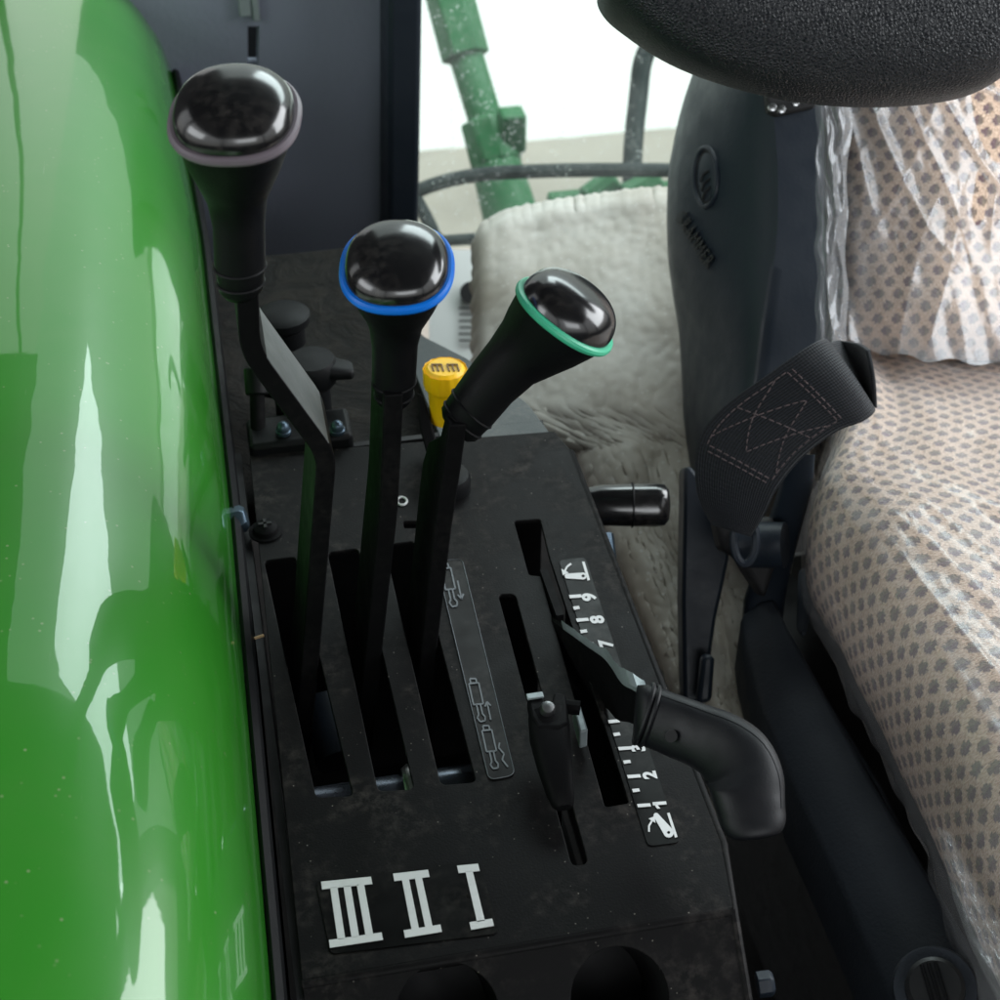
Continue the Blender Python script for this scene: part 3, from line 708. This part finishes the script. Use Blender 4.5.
# arm under the slot
MB().prism([V((.147, .585, .005)), V((.147, .625, .002)), V((.147, .60, -.2)), V((.147, .57, -.2))], (.004, 0, 0)).build('blade_arm', M['lever'], hv)
gp = [(636, 712, 27, .046), (642, 713, 29, .047), (652, 717, 30, .047), (675, 726, 31, .049), (700, 736, 32, .051), (720, 746, 35, .053), (736, 760, 38, .054), (745, 778, 38, .053), (748, 796, 36.5, .050), (751, 812, 34, .047), (754, 823, 30, .046), (755, 829, 23, .045), (755, 832, 12, .045)]
cen = [(H(px, py, z), r) for px, py, r, z in gp[:-3]]
cs_ = spline([c.to_tuple() for c, r in cen], 4); rr0 = [r for c, r in cen]; rs_ = spline([(r, 0, 0) for r in rr0], 4)
cen = cen[:3] + [(a, b.x) for a, b in zip(cs_[12:], rs_[12:])]
tl2 = (cen[-1][0]-cen[-2][0]).normalized()
rl = cen[-1][1]; cl = cen[-1][0]
for k in range(1, 9):
    a_ = k/8*pi/2; cen.append((cl + tl2*.0105*sin(a_), max(rl*(.45+.55*cos(a_)**.7), 2) if k < 8 else rl*.42))
rs = []
for i, (c, r) in enumerate(cen):
    t_ = (cen[min(i+1, len(cen)-1)][0]-cen[max(i-1, 0)][0]).normalized(); t_ = (t_ - F*t_.dot(F)).normalized()
    d = (c-CAM).dot(F); side = t_.cross(F).normalized()
    rs.append(sell(c, side, F, r*K*d, r*K*d*.74, 2.3, 44))
mb = MB(); mb.rings(rs); g = mb.build('hand_grip', M['grip'], hv, sharp=80)
for i0, f_ in ((1, .2), (1, .75)):
    c = cen[1][0].lerp(cen[2][0], f_); d = (c-CAM).dot(F); t_ = (cen[3][0]-cen[1][0]).normalized(); t_ = (t_-F*t_.dot(F)).normalized(); sd_ = t_.cross(F).normalized()
    MB().ring_tube(sell(c, sd_, F, 30.8*K*d, 30.8*K*d*.75, 2.3, 48), .0011, 6).build('grip_rib', M['grip'], g)
seam = []
for i, (c, r) in enumerate(cen[2:-9]):
    i += 2; t_ = (cen[min(i+1, len(cen)-1)][0]-cen[max(i-1, 0)][0]).normalized(); t_ = (t_ - F*t_.dot(F)).normalized(); d = (c-CAM).dot(F); side = t_.cross(F).normalized()
    if side.dot(R+U) < 0: side = -side
    a_ = radians(52); rr_ = r*K*d
    seam.append(c + side*rr_*abs(sin(a_))**(2/2.3) - F*rr_*.74*abs(cos(a_))**(2/2.3))
MB().tube(seam, .00022, 5).build('mould_seam', M['grip'], g)
q = H(672, 735, .049) - F*.0125; MB().lathe(P(671, 736, (cen[3][0]-CAM).dot(F)-.0125), -F, [(-.002, .0028), (.0003, .0028)], 16).build('grip_hole', M['dark'], g)

# ------------------------------------------------------------------ side handle behind the plate
sdh = thing('black_handle', 'short black handle with rounded end sticking out beside the seat belt', 'handle', P(590, 505, 1.0))
mb = MB(); rs = []
for px, r, e in ((560, 17, 2.2), (590, 18.5, 2.4), (600, 20.5, 2.6), (630, 21.5, 2.6), (655, 22, 2.6), (664, 20.5, 2.6), (668, 16, 2.6), (669.5, 8, 2.4)):
    c = P(px, 505+ (px-560)*.0, 1.0); rs.append(sell(c, U, F, r*K, r*K, e, 36))
mb.rings(rs); g = mb.build('handle_grip', M['glossblack'], sdh, sharp=70)
MB().ring_tube(sell(P(632, 505, 1.0), U, F, 22*K, 22*K, 2.6, 48), .0006, 5).build('handle_seam', M['rubber'], g)
MB().tube([P(604, 535, .99), P(607, 560, .985)], .006, 10).build('handle_bolt', M['blue_metal'], sdh)

# ------------------------------------------------------------------ things on the rear shelf
yc = thing('yellow_cap', 'yellow ribbed filler cap behind the gear levers', 'cap', P(445, 405, .93))
c = P(445, 370, .92); dd = .92*K
mb = MB(); rs = []
axu = V((0, .05, 1)).normalized()
for h, r, lob in ((0, 21, .8), (.001, 22, 1), (-.010, 22, 1), (-.012, 20, .4), (-.0135, 18, 0), (-.034, 17, 0)):
    r_ = r*dd; rs.append([c + axu*h + (R*cos(2*pi*k/64) + axu.cross(R)*sin(2*pi*k/64))*r_*(1+.02*lob*cos(14*2*pi*k/64)) for k in range(64)])
rs.insert(0, [c + axu*.0022 + (R*cos(2*pi*k/64) + axu.cross(R)*sin(2*pi*k/64))*17*dd for k in range(64)])
rs = rs[:1]+[rs[1]]+rs[2:]
mb.rings(rs); mb.build('cap_body', M['yellow'], yc, sharp=40)
mb = MB(); q = c + axu*.0028; ay = axu.cross(R)*-1
ay = V((0, 1, 0))
for xo in (-.0045, .0045):
    for dx in (-.0028, 0, .0028): mb.box(q+R*(xo+dx)-ay*.002, (.0008, .007, .0006), (R, ay, Z))
    mb.box(q+R*xo+ay*.0016, (.0065, .0009, .0006), (R, ay, Z))
mb.build('cap_mark', plain('brown print', (.12, .06, .01), .5), yc)
MB().prism([P(px, py, .93) for px, py in ((417, 392), (424, 398), (436, 440), (440, 466), (430, 466), (420, 430))], F*.01).build('cap_bracket', M['lever'], yc, bevel=.001)

vk = thing('wing_knob', 'black wing knob with a short arm on the dirty shelf behind the tallest lever', 'knob', P(300, 400, .98))
c = P(312, 366, .965)
MB().lathe(c-Z*.012, Z, [(0, .013), (.002, .0145), (.014, .0155), (.0175, .0135), (.0185, .005)], 32).build('knob_body', M['rubber'], vk)
mb = MB(); rs = []
for px, py, w_, h_ in ((322, 366, .0105, .006), (338, 369, .0085, .0045), (350, 370, .0070, .004), (353, 370, .005, .003)):
    rs.append(sell(P(px, py, .965), ay, Z, w_, h_, 3, 20))
mb.rings(rs); mb.build('knob_arm', M['rubber'], vk)
MB().lathe(c-Z*.055, Z, [(0, .010), (.045, .010)], 24).build('knob_stem', M['rubber'], vk)
v2 = thing('plug', 'round black plug further back on the dirty shelf', 'plug', P(284, 320, 1.0))
MB().lathe(P(284, 322, 1.02)-Z*.015, Z, [(0, .013), (.012, .013), (.016, .017), (.021, .017), (.023, .013)], 28).build('plug_head', M['rubber'], v2)
MB().lathe(P(270, 350, 1.01)-Z*.03, Z, [(0, .011), (.03, .011)], 24).build('plug_stem', M['rubber'], v2)
v3 = thing('valve_block', 'black valve block with two chrome dome nuts on the dirty shelf', 'valve', P(305, 435, .95))
mb = MB(); mb.box(P(300, 438, .96), (.062, .03, .018)); mb.box(P(300, 405, .985), (.03, .02, .03)); mb.build('block', M['rubber'], v3, bevel=.003)
for px, py in ((283, 427), (337, 426)):
    MB().lathe(P(px, py, .945)-Z*.004, (0, -.1, 1), [(0, .0046), (.002, .0046), (.0025, .0040), (.0055, .0036), (.0075, .0020), (.008, .0005)], 24).build('dome_nut', M['blue_metal'], v3)
v4 = thing('small_spindle', 'slim black spindle rising on the dirty shelf beside the fender', 'spindle', P(258, 390, .96))
MB().tube([P(257, 395, .95), P(256, 368, .95)], [.007, .0075], 16).build('spindle_head', M['rubber'], v4, bevel=.001)
MB().tube([P(258, 430, .955), P(257, 392, .95)], .0045, 12).build('spindle_rod', M['lever'], v4)

# ------------------------------------------------------------------ driver's seat
seat = thing('driver_seat', 'driver seat with beige dotted upholstery and black plastic back shell', 'seat', (.45, .6, -.6))
rows = [(-40, 700, 768, 824), (40, 700, 764, 823), (70, 694, 763, 822), (95, 685, 765, 822), (120, 678, 768, 822), (170, 668, 772, 822), (220, 666.5, 772, 822.5), (260, 668, 768, 824), (300, 673.5, 761, 824), (330, 679, 756, 823), (380, 682, 750, 815), (430, 684, 737, 795), (470, 687, 727, 775), (505, 694, 724, 765), (530, 708, 728, 758), (542, 722, 735, 750)]
def sdep(px, xl, xb, xr):
    if px <= xb: return lerp(1.16, 1.035, (px-xl)/(xb-xl))
    return lerp(1.035, 1.03, (px-xb)/(xr-xb))
nr = 90; sec = []
for k in range(nr+1):
    py = lerp(-40, 542, k/nr)
    xl = interp([(r[0], r[1]) for r in rows], py); xb = interp([(r[0], r[2]) for r in rows], py); xr = interp([(r[0], r[3]) for r in rows], py)
    ring = []
    for t_ in (0, .03, .1, .25, .5, .75, .88, .95): ring.append(P(lerp(xl, xb, t_), py, lerp(1.16, 1.035, t_) + (.012*(1-t_/.1)**2 if t_ < .1 else 0) + (.003*((t_-.8)/.15)**2 if t_ > .8 else 0) - .012*math.sin(pi*t_)))
    for t_ in (0.05, .12, .3, .7, 1): ring.append(P(lerp(xb, xr, t_), py, 1.036 - .0015*(t_ > .1) + .003*t_ + (.001 if t_ < .1 else 0)))
    ring.append(P(xr+3, py, 1.12)); ring.append(P((xl+xr)/2, py, 1.21)); ring.append(P(xl+6, py, 1.20))
    sec.append(ring)
# vertical smoothing
for it in range(3):
    sec = [sec[0]] + [[(sec[i-1][j]+sec[i][j]*2+sec[i+1][j])/4 for j in range(len(sec[0]))] for i in range(1, nr)] + [sec[-1]]
mb = MB(); mb.rings(sec); shell = mb.build('back_shell', M['navy'], seat, sharp=50)
def SH(px, py, up=0.0):
    xl = interp([(r[0], r[1]) for r in rows], py); xb = interp([(r[0], r[2]) for r in rows], py); t_ = (px-xl)/(xb-xl)
    return P(px, py, lerp(1.16, 1.035, t_) - .012*math.sin(pi*max(0, min(1, t_))) - up)
el = lambda rx, ry, up, n=48: [SH(706+rx*cos(2*pi*k/n), 177+ry*sin(2*pi*k/n), up) for k in range(n)]
mb = MB(); mb.ring_tube(el(11.5, 29.5, .0010), .0019, 8); em = mb.build('emblem_rim', M['navy'], shell)
mb = MB(); mb.rings([el(10.5, 28, -.003), el(10.5, 28, .0006)], True); mb.build('emblem_recess', M['dark'], shell)
mb = MB(); mb.rings([el(9, 24.5, 0), el(9, 24.5, .0014), el(7.5, 21, .0028), el(3, 9, .0032)], True)
mb.build('emblem_disc', M['navy'], shell, sharp=50)
mb = MB()
for k in range(3):
    x0, y0_ = 701+k*.8, 176+k*9; mb.tube(spline([SH(x0, y0_+6, .0036), SH(x0+3, y0_-2, .004), SH(x0+8, y0_-5-k, .0036)], 4), .0010, 6)
mb.build('emblem_stripes', M['dark'], shell)
m = text_mesh('GRAMMER', 1.0, ext=.5, spacing=1.25)
xs = [v.x for v in m.v]; ys = [v.y for v in m.v]; w_ = max(xs)-min(xs); x0 = min(xs); yc_ = (min(ys)+max(ys))/2; hh_ = max(ys)-min(ys)
for v in m.v:
    s_ = (v.x-x0)/w_; g_ = (v.y-yc_)/hh_; up = .0022 + (v.z+.5)*.0030
    px = lerp(679, 710, s_) + g_*9; py = lerp(214, 264, s_) - g_*10
    q = SH(px, py, up); v.x, v.y, v.z = q
m.build('embossed_lettering', M['black'], shell, smooth=False)
# armrest joint
mb = MB(); mb.prism([P(px, py, 1.03) for px, py in ((765, 84), (818, 84), (816, 106), (776, 116), (768, 110))], F*.03); aj = mb.build('armrest_joint', M['dark'], seat, bevel=.002)
for px, py in ((772, 108), (781, 110), (795, 103)): MB().lathe(P(px, py, 1.027), -F, [(0, .0028), (.003, .0026), (.0035, .001)], 14).build('joint_bolt', M['chrome'], aj)
# armrest pad
rs = []
aro = [(604, -60, 10), (608, -30, 40)]
def arm_ring(px, cy, ry, dz):
    c = P(px, cy, .70); return sell(c, U, F, ry*K*.70, .034, 2.6, 56)
ars = [(600, -25, 6), (603, -22, 20), (612, -20, 34), (628, -22, 50), (650, -24, 70), (680, -24, 88), (720, -22, 101.5), (760, -20, 111), (800, -18, 117.5), (840, -17, 120.5), (880, -16, 121), (930, -18, 120), (965, -22, 118), (985, -26, 114), (1005, -30, 106), (1022, -34, 92), (1034, -36, 66), (1040, -38, 30), (1042, -38, 8)]
mb = MB(); mb.rings([arm_ring(px, cy, ry, 0) for px, cy, ry in ars]); ap = mb.build('armrest_pad', M['vinyl'], seat, sub=2, sharp=180)

# cushion
def xL(y): return interp([(0, .306), (.35, .3135), (.5, .3195), (.60, .3215), (.655, .3225), (.68, .327), (.70, .336), (.72, .350), (.75, .368), (.80, .388), (.95, .42), (1.1, .47)], y)
prof = [(.040, -.14), (.018, -.105), (.005, -.080), (.000, -.055), (.001, -.030), (.007, -.008), (.019, .006), (.038, .012), (.070, .009), (.105, .001), (.15, -.004), (.22, -.006), (.32, -.006), (.46, -.004)]
def pf(t_):
    n = len(prof)-1; x = t_*n; i = min(int(x), n-1); f = x-i; p0 = prof[max(i-1, 0)]; p1 = prof[i]; p2 = prof[i+1]; p3 = prof[min(i+2, n)]
    return [.5*((2*p1[k])+(p2[k]-p0[k])*f+(2*p0[k]-5*p1[k]+4*p2[k]-p3[k])*f*f+(-p0[k]+3*p1[k]-3*p2[k]+p3[k])*f**3) for k in (0, 1)]
plen = [0]
NS = 200
for i in range(NS):
    a, b = pf(i/NS), pf((i+1)/NS); plen.append(plen[-1]+math.hypot(a[0]-b[0], a[1]-b[1]))
def cush(u, vv, off=0.0):
    y = lerp(.12, 1.10, vv); x, z = pf(u); a, b = pf(max(0, u-.01)), pf(min(1, u+.01)); tx, tz = b[0]-a[0], b[1]-a[1]; l = math.hypot(tx, tz)
    nx, nz = -tz/l, tx/l
    round_ = -.03*max(0, (y-.62)/.06)**2*(u < .4)*(.4-u)*2 if y > .62 else 0
    w = .0012*noise.noise(V((x*30, y*30, 0)))
    return V((xL(y) + x + nx*(off+w), y, z + nz*(off+w) + max(-.06, round_) - (.30*(y-.62)*min(1, max(0, (u-.3)/.25)) if y > .62 else 0)))
def cuv(u, vv):
    return (lerp(.12, 1.10, vv), plen[min(NS, int(round(u*NS)))])
grid('seat_cushion', cush, 160, 200, M['fabric'], seat, uvf=lambda u, vv: (lerp(.12, 1.10, vv), lerp(plen[int(u*NS)], plen[min(NS, int(u*NS)+1)], u*NS-int(u*NS))), solid=0)
# backrest
def back(u, vv, off=0.0, x0=836, tuck=1):
    py = lerp(-60, 358, vv); px = lerp(x0 - 6*vv*(tuck), 1110, u)
    left = 1-min(1, u/.10); s_ = (px-812)*K
    d = 1.10 - .00*vv + .035*left**2 - .035*math.sin(pi*min(1, u/.75)) + .03*(1-vv) + tuck*.07*(max(0, vv-.86)/.14)**2
    d += .004*noise.noise(V((u*6, vv*6, 1)))
    return P(px, py, d-off)
grid('backrest', back, 90, 120, M['fabric'], seat, uvf=lambda u, vv: (u*298*K*1.10*1.0+ .02*vv, -vv*428*K*1.10*1.15), solid=.004)
MB().rings([[P(813, -70, 1.13), P(1150, -70, 1.13), P(1150, -70, 1.17), P(813, -70, 1.17)], [P(813, 330, 1.135), P(1150, 330, 1.135), P(1150, 330, 1.2), P(813, 330, 1.2)], [P(815, 372, 1.20), P(1150, 372, 1.20), P(1150, 372, 1.24), P(815, 372, 1.24)]]).build('back_frame', M['dark'], seat)
# dark cavity between shell and seat, frame and rail
def sheetpx(name, pts, dfn, th, mat, par, bevel=.003, dvec=None):
    mb = MB(); mb.prism([P(px, py, dfn(px, py)) for px, py in pts], (dvec or F)*th); return mb.build(name, mat, par, bevel=bevel)
def hz(z): return lambda px, py: (H(px, py, z)-CAM).dot(F)
MB().box((.72, .42, -.37), (.72, .80, .36)).build('seat_light_block', M['dark'], seat, bevel=.01)  # hidden box added below the seat to block light
beam = MB(); rs = []
for (xa, ya, xb_, yb) in ((741, 615, 776, 598), (745, 640, 790, 628), (760, 700, 826, 690), (796, 790, 872, 775), (838, 880, 925, 862), (885, 985, 985, 962), (935, 1090, 1045, 1060)):
    a = H(xa, ya, -.12); b = H(xb_, yb, -.105); n_ = V((-.1, 0, 1))
    rs.append([a - V((0, 0, .05)), a + V((0, 0, -.004)), a.lerp(b, .06), a.lerp(b, .5)+V((0, 0, .004)), a.lerp(b, .94), b+V((0, 0, -.004)), b-V((0, 0, .05))])
beam.rings(rs); beam.build('side_beam', M['frame'], seat, bevel=.002, sharp=50)
mb = MB(); rs = []
for px, py, r, z in ((800, 455, 14, .0), (795, 490, 16, -.03), (783, 530, 17, -.06), (772, 570, 18, -.09), (764, 600, 20, -.115), (762, 625, 20, -.13)):
    c = H(px, py, z); d = (c-CAM).dot(F); rs.append(sell(c, R, F, r*K*d, .010, 3.2, 28))
mb.rings(rs); mb.build('recliner_arm', M['navy'], seat)
mb = MB()
mb.prism([P(px, py, 1.02) for px, py in ((684, 470), (690, 465), (733, 520), (729, 560), (716, 620), (705, 700), (684, 705), (682, 600))], F*.03)
mb.build('lower_bracket', M['navy'], seat, bevel=.004)
sheetpx('bracket_stub', [(702, 656), (712, 654), (715, 660), (712, 702), (697, 705)], lambda a, b: 1.0, .012, M['navy'], seat)
MB().tube([P(742, 545, .965), P(785, 545, .955)], .014, 24).build('recliner_pivot', M['navy'], seat)
MB().ring_tube(sell(P(745, 540, .935), R, U, .0065, .014, 2, 28), .0026, 8).build('shackle', M['navy'], seat)
mb = MB(); mb.prism([P(px, py, .96) for px, py in ((715, 520), (740, 525), (775, 515), (778, 560), (765, 600), (748, 575), (737, 556), (722, 552))], F*.03); mb.build('belt_anchor', M['dark'], seat, bevel=.004)
mb = MB(); mb.prism([H(px, py, -.14) for px, py in ((770, 560), (830, 600), (1100, 1000), (1100, 1130), (975, 1060), (905, 870), (820, 700), (775, 640))], (0, 0, -.02))
mb.build('seat_pan', M['dark'], seat)
MB().tube([H(797, 655, -.12), H(880, 790, -.12), H(990, 1010, -.12)], .0018, 8).build('rail_edge', M['frame'], seat)
sheetpx('link_arm', [(800, 570), (812, 568), (818, 590), (806, 640), (798, 630)], hz(-.1), .01, M['frame'], seat)
c = H(935, 990, -.095); nk = thing('adjuster_knob', 'round ribbed black adjuster knob at the front of the seat rail', 'knob', c)
nrm = V((-.35, -.4, 1)).normalized()
MB().lathe(c, nrm, [(-.02, .021), (0, .021), (.004, .0195), (.0045, .015)], 40).build('knob_rim', M['frame'], nk)
kb = MB().lathe(c, nrm, [(0, .0145), (.011, .014), (.0125, .012)], 36).build('knob_cap', M['black'], nk)
ay_ = nrm.cross(V((1, 0, 0))).normalized(); ax_ = ay_.cross(nrm)
mb = MB()
for k in (-1, 0, 1): mb.box(c+nrm*.013+ax_*k*.0032, (.0018, .022, .002), (ax_, ay_, nrm))
mb.build('knob_ribs', M['rubber'], kb, bevel=.0004)

# ------------------------------------------------------------------ plastic covers
def film_c(u, vv):
    uu = lerp(.085, 1, u); y = lerp(.12, 1.10, vv)
    fan = atan2(uu-.28, .98-y); rad = sqrt((uu-.28)**2+(y-.98)**2)
    wr = .0055*(1-min(1, abs(noise.noise(V((fan*9, rad*2.2, 3))))*3.0))**2*min(1, max(0, (uu-.42)*6)) + .0016*noise.noise(V((uu*30, y*14, 8))) + .0008*noise.noise(V((uu*14, y*70, 5)))
    base = cush(uu, vv, .0028+wr)
    if u < .10:   # flap hanging away from the cushion side towards the front
        k = (1-u/.10); fr = max(0, min(1, (.47-y)/.12)); base += V((-.006 - .014*fr + .006*noise.noise(V((y*40, u*20, 0))), 0, -.012*k*fr))*k
    return base
fc = grid('plastic_cover', film_c, 150, 220, M['film'])
tag(fc, 'clear shiny plastic film stretched over the seat cushion', 'plastic cover', 'clear covers on the driver seat')
def film_b(u, vv):
    hem = interp([(0, .94), (.15, .972), (.3, .998), (.5, 1.01), (1, 1.02)], u) + .006*math.sin(u*37) + .006*noise.noise(V((u*14, 0, 0)))
    t_ = lerp(0, hem, vv); uu = lerp(-.0, 1, u)
    g_ = lerp(0.0, 1.0, uu)
    th_ = atan2(vv*1.3+.12, u+.10); rr_ = sqrt(u*u+vv*vv)
    n1_ = noise.noise(V((th_*7, rr_*1.6, 2))); n2_ = noise.noise(V((u*5 + vv*2.5, vv*1.2 - u*1.5, 7)))
    n3_ = noise.noise(V((u*16 - vv*5, vv*4 + u*3, 11)))
    q = back(g_, t_, .004 + .006*(1-min(1, abs(n1_)*2.2))**2 + .005*(1-min(1, abs(n2_)*2.4))**2 + .003*n3_ + .012*max(0, (vv-.75)/.25)**2, x0=815, tuck=0) - F*(.004*abs(noise.noise(V((u*120, vv*34, 3))))*max(0, 1-u/.10))
    if u < .06: q += R*(-.002)+F*.02*(1-u/.06)**2
    return q
fb = grid('plastic_cover', film_b, 220, 260, M['film'])
fl_o = [(936, 826), (944, 860), (954, 900), (970, 945), (1004, 1014), (1020, 1060)]; fl_i = [(952, 834), (968, 868), (990, 905), (1012, 935), (1040, 1000), (1060, 1050)]
def flap(u, vv):
    x_ = vv*5; i = min(4, int(x_)); f = x_-i
    a = V(fl_o[i]).lerp(V(fl_o[i+1]), f); b = V(fl_i[i]).lerp(V(fl_i[i+1]), f); p = a.lerp(b, u)
    d0 = interp([(826, .765), (900, .735), (1060, .68)], p.y) - .016*math.sin(pi*u)**.7 + .006*noise.noise(V((u*4, vv*9, 1))) + .003*noise.noise(V((u*9, vv*26, 4)))
    return P(p.x, p.y, d0 + .004)
grid('film_flap', flap, 24, 90, M['film'], fc)
def edge_strip(u, vv):
    py = lerp(92, 348, vv); px = lerp(816 + 3*noise.noise(V((vv*9, 0, 4))), 848 + 9*noise.noise(V((vv*4, 5, 0))), u)
    d = 1.022 - .010*math.sin(pi*u) + .010*abs(noise.noise(V((u*2 + vv*3, vv*3.5 - u*2, 2)))) + .0022*noise.noise(V((u*5, vv*12, 6)))
    return P(px, py, d)
grid('film_edge', edge_strip, 40, 160, M['film'], fb)
tag(fb, 'crumpled clear plastic film hanging over the seat backrest', 'plastic cover', 'clear covers on the driver seat')

# ------------------------------------------------------------------ seat belt
rowsb = [((712, 524), (750, 536), .925), ((697, 490), (764, 513), .915), ((698, 442), (778, 486), .905), ((722, 408), (803, 456), .898), ((770, 373), (836, 431), .892), ((803, 350), (862, 421), .890), ((822, 340), (873.5, 411), .896),
         ((829, 343), (867, 402), .918), ((840, 341), (866, 396), .935), ((858, 344), (870, 400), .922), ((868, 350), (875, 408), .902)]
def belt(u, vv):
    n = len(rowsb)-1; x = vv*n; i = min(int(x), n-1); f = x-i
    def g(k, j):
        r_ = rowsb[max(0, min(n, k))]; d = r_[2] + (.006 if j else 0); return P(*r_[j], d)
    def cr(j):
        p0, p1, p2, p3 = g(i-1, j), g(i, j), g(i+1, j), g(i+2, j)
        return .5*((2*p1)+(p2-p0)*f+(2*p0-5*p1+4*p2-p3)*f*f+(-p0+3*p1-3*p2+p3)*f**3)
    a, b = cr(0), cr(1); return a.lerp(b, u) - F*(.004*math.sin(pi*u))
sb = thing('seat_belt', 'black stitched seat belt loop folded back beside the seat', 'seat belt', P(730, 530, .93))
grid('webbing', belt, 24, 110, M['web'], sb, uvf=lambda u, vv: (vv*.21, u*.05), solid=.0024)
def bsurf(u, vv): return belt(u, vv) - F*.0013
mb = MB()
def stitch(p, q_, step=.0042):
    a = bsurf(*p); b = bsurf(*q_); L = (b-a).length; n = max(2, int(L/step))
    for k in range(n):
        t0, t1 = (k+.1)/n, (k+.78)/n
        def S_(t_): return bsurf(lerp(p[0], q_[0], t_), lerp(p[1], q_[1], t_))
        mb.tube([S_(t0)+F*.0002, S_((t0+t1)/2)-F*.0003, S_(t1)+F*.0002], .00042, 5)
va, vb = .205, .425; ua, ub = .10, .90
for dv in (0, .014, ): stitch((ua, vb+dv), (ub, vb+dv)); stitch((ua+.02, va-dv), (ub-.02, va-dv))
stitch((ua, va), (ua, vb)); stitch((ub, va), (ub, vb))
um = (ua+ub)/2; vm_ = (va+vb)/2
stitch((ua, va+.02), (um, vb-.02)); stitch((um, vb-.02), (ub, va+.02)); stitch((ua, vb-.03), (um, va+.03)); stitch((um, va+.03), (ub, vb-.03)); stitch((ua, vm_), (ub, vm_+.03))
mb.build('stitching', M['thread'], sb)

# ------------------------------------------------------------------ light and camera
def area(name, loc, target, sx_, sy_, power, col=(1, 1, 1)):
    ld = bpy.data.lights.new(name, 'AREA'); ld.shape = 'RECTANGLE'; ld.size = sx_; ld.size_y = sy_; ld.energy = power; ld.color = col
    lo_ = bpy.data.objects.new(name, ld); C.objects.link(lo_); lo_.location = loc
    lo_.rotation_euler = (V(target)-V(loc)).to_track_quat('-Z', 'Y').to_euler(); return lo_
area('side_window_light', (1.75, .75, .85), (.3, .6, 0), 1.6, 1.2, 46, (.93, .97, 1))
area('door_window_light', (-1.35, .2, .95), (.1, .55, .2), 1.0, .5, 6, (.93, .97, 1))
area('rear_window_light', (.82, 1.60, 1.02), (.42, .5, 0), 1.1, .5, 13, (.90, .95, 1))
area('windscreen_light', (.25, -1.25, .85), (.15, .4, 0), 1.2, .45, 6, (.93, .97, 1))
yl = area('wall_fill_light', (.8, 1.95, 2.3), (.8, 3.45, -.5), 5, .8, 150, (.97, 1, 1)); yl.data.spread = radians(110)  # unseen lamp added to brighten the wall behind the rear glass

w = bpy.data.worlds.new('World'); S.world = w; w.use_nodes = True; nt = w.node_tree; bg = nt.nodes['Background']
tc = nt.nodes.new('ShaderNodeTexCoord'); sx = nt.nodes.new('ShaderNodeSeparateXYZ'); nt.links.new(tc.outputs['Generated'], sx.inputs[0])
cr = nt.nodes.new('ShaderNodeValToRGB'); nt.links.new(sx.outputs[2], cr.inputs[0])
e = cr.color_ramp.elements; e[0].position = 0; e[0].color = (.62, .62, .60, 1); e[1].position = .35; e[1].color = (.95, .98, 1.0, 1)
nt.links.new(cr.outputs[0], bg.inputs[0]); bg.inputs[1].default_value = 1.1
cd = bpy.data.cameras.new('Camera'); co = bpy.data.objects.new('Camera', cd); C.objects.link(co); S.camera = co
cd.sensor_width = 36; cd.lens = 18/.315; cd.clip_start = .01; cd.clip_end = 200
co.location = CAM
from mathutils import Matrix
mt = Matrix((R, U, -F)).transposed().to_4x4(); mt.translation = CAM; co.matrix_world = mt
cd.dof.use_dof = True; cd.dof.focus_distance = .76; cd.dof.aperture_fstop = 15
S.view_settings.view_transform = 'Standard'; S.view_settings.look = 'None'; S.view_settings.gamma = 1; S.view_settings.exposure = 0
S.render.engine = 'CYCLES'; S.cycles.use_denoising = True
S.cycles.max_bounces = 8; S.cycles.transparent_max_bounces = 16; S.cycles.sample_clamp_indirect = 6
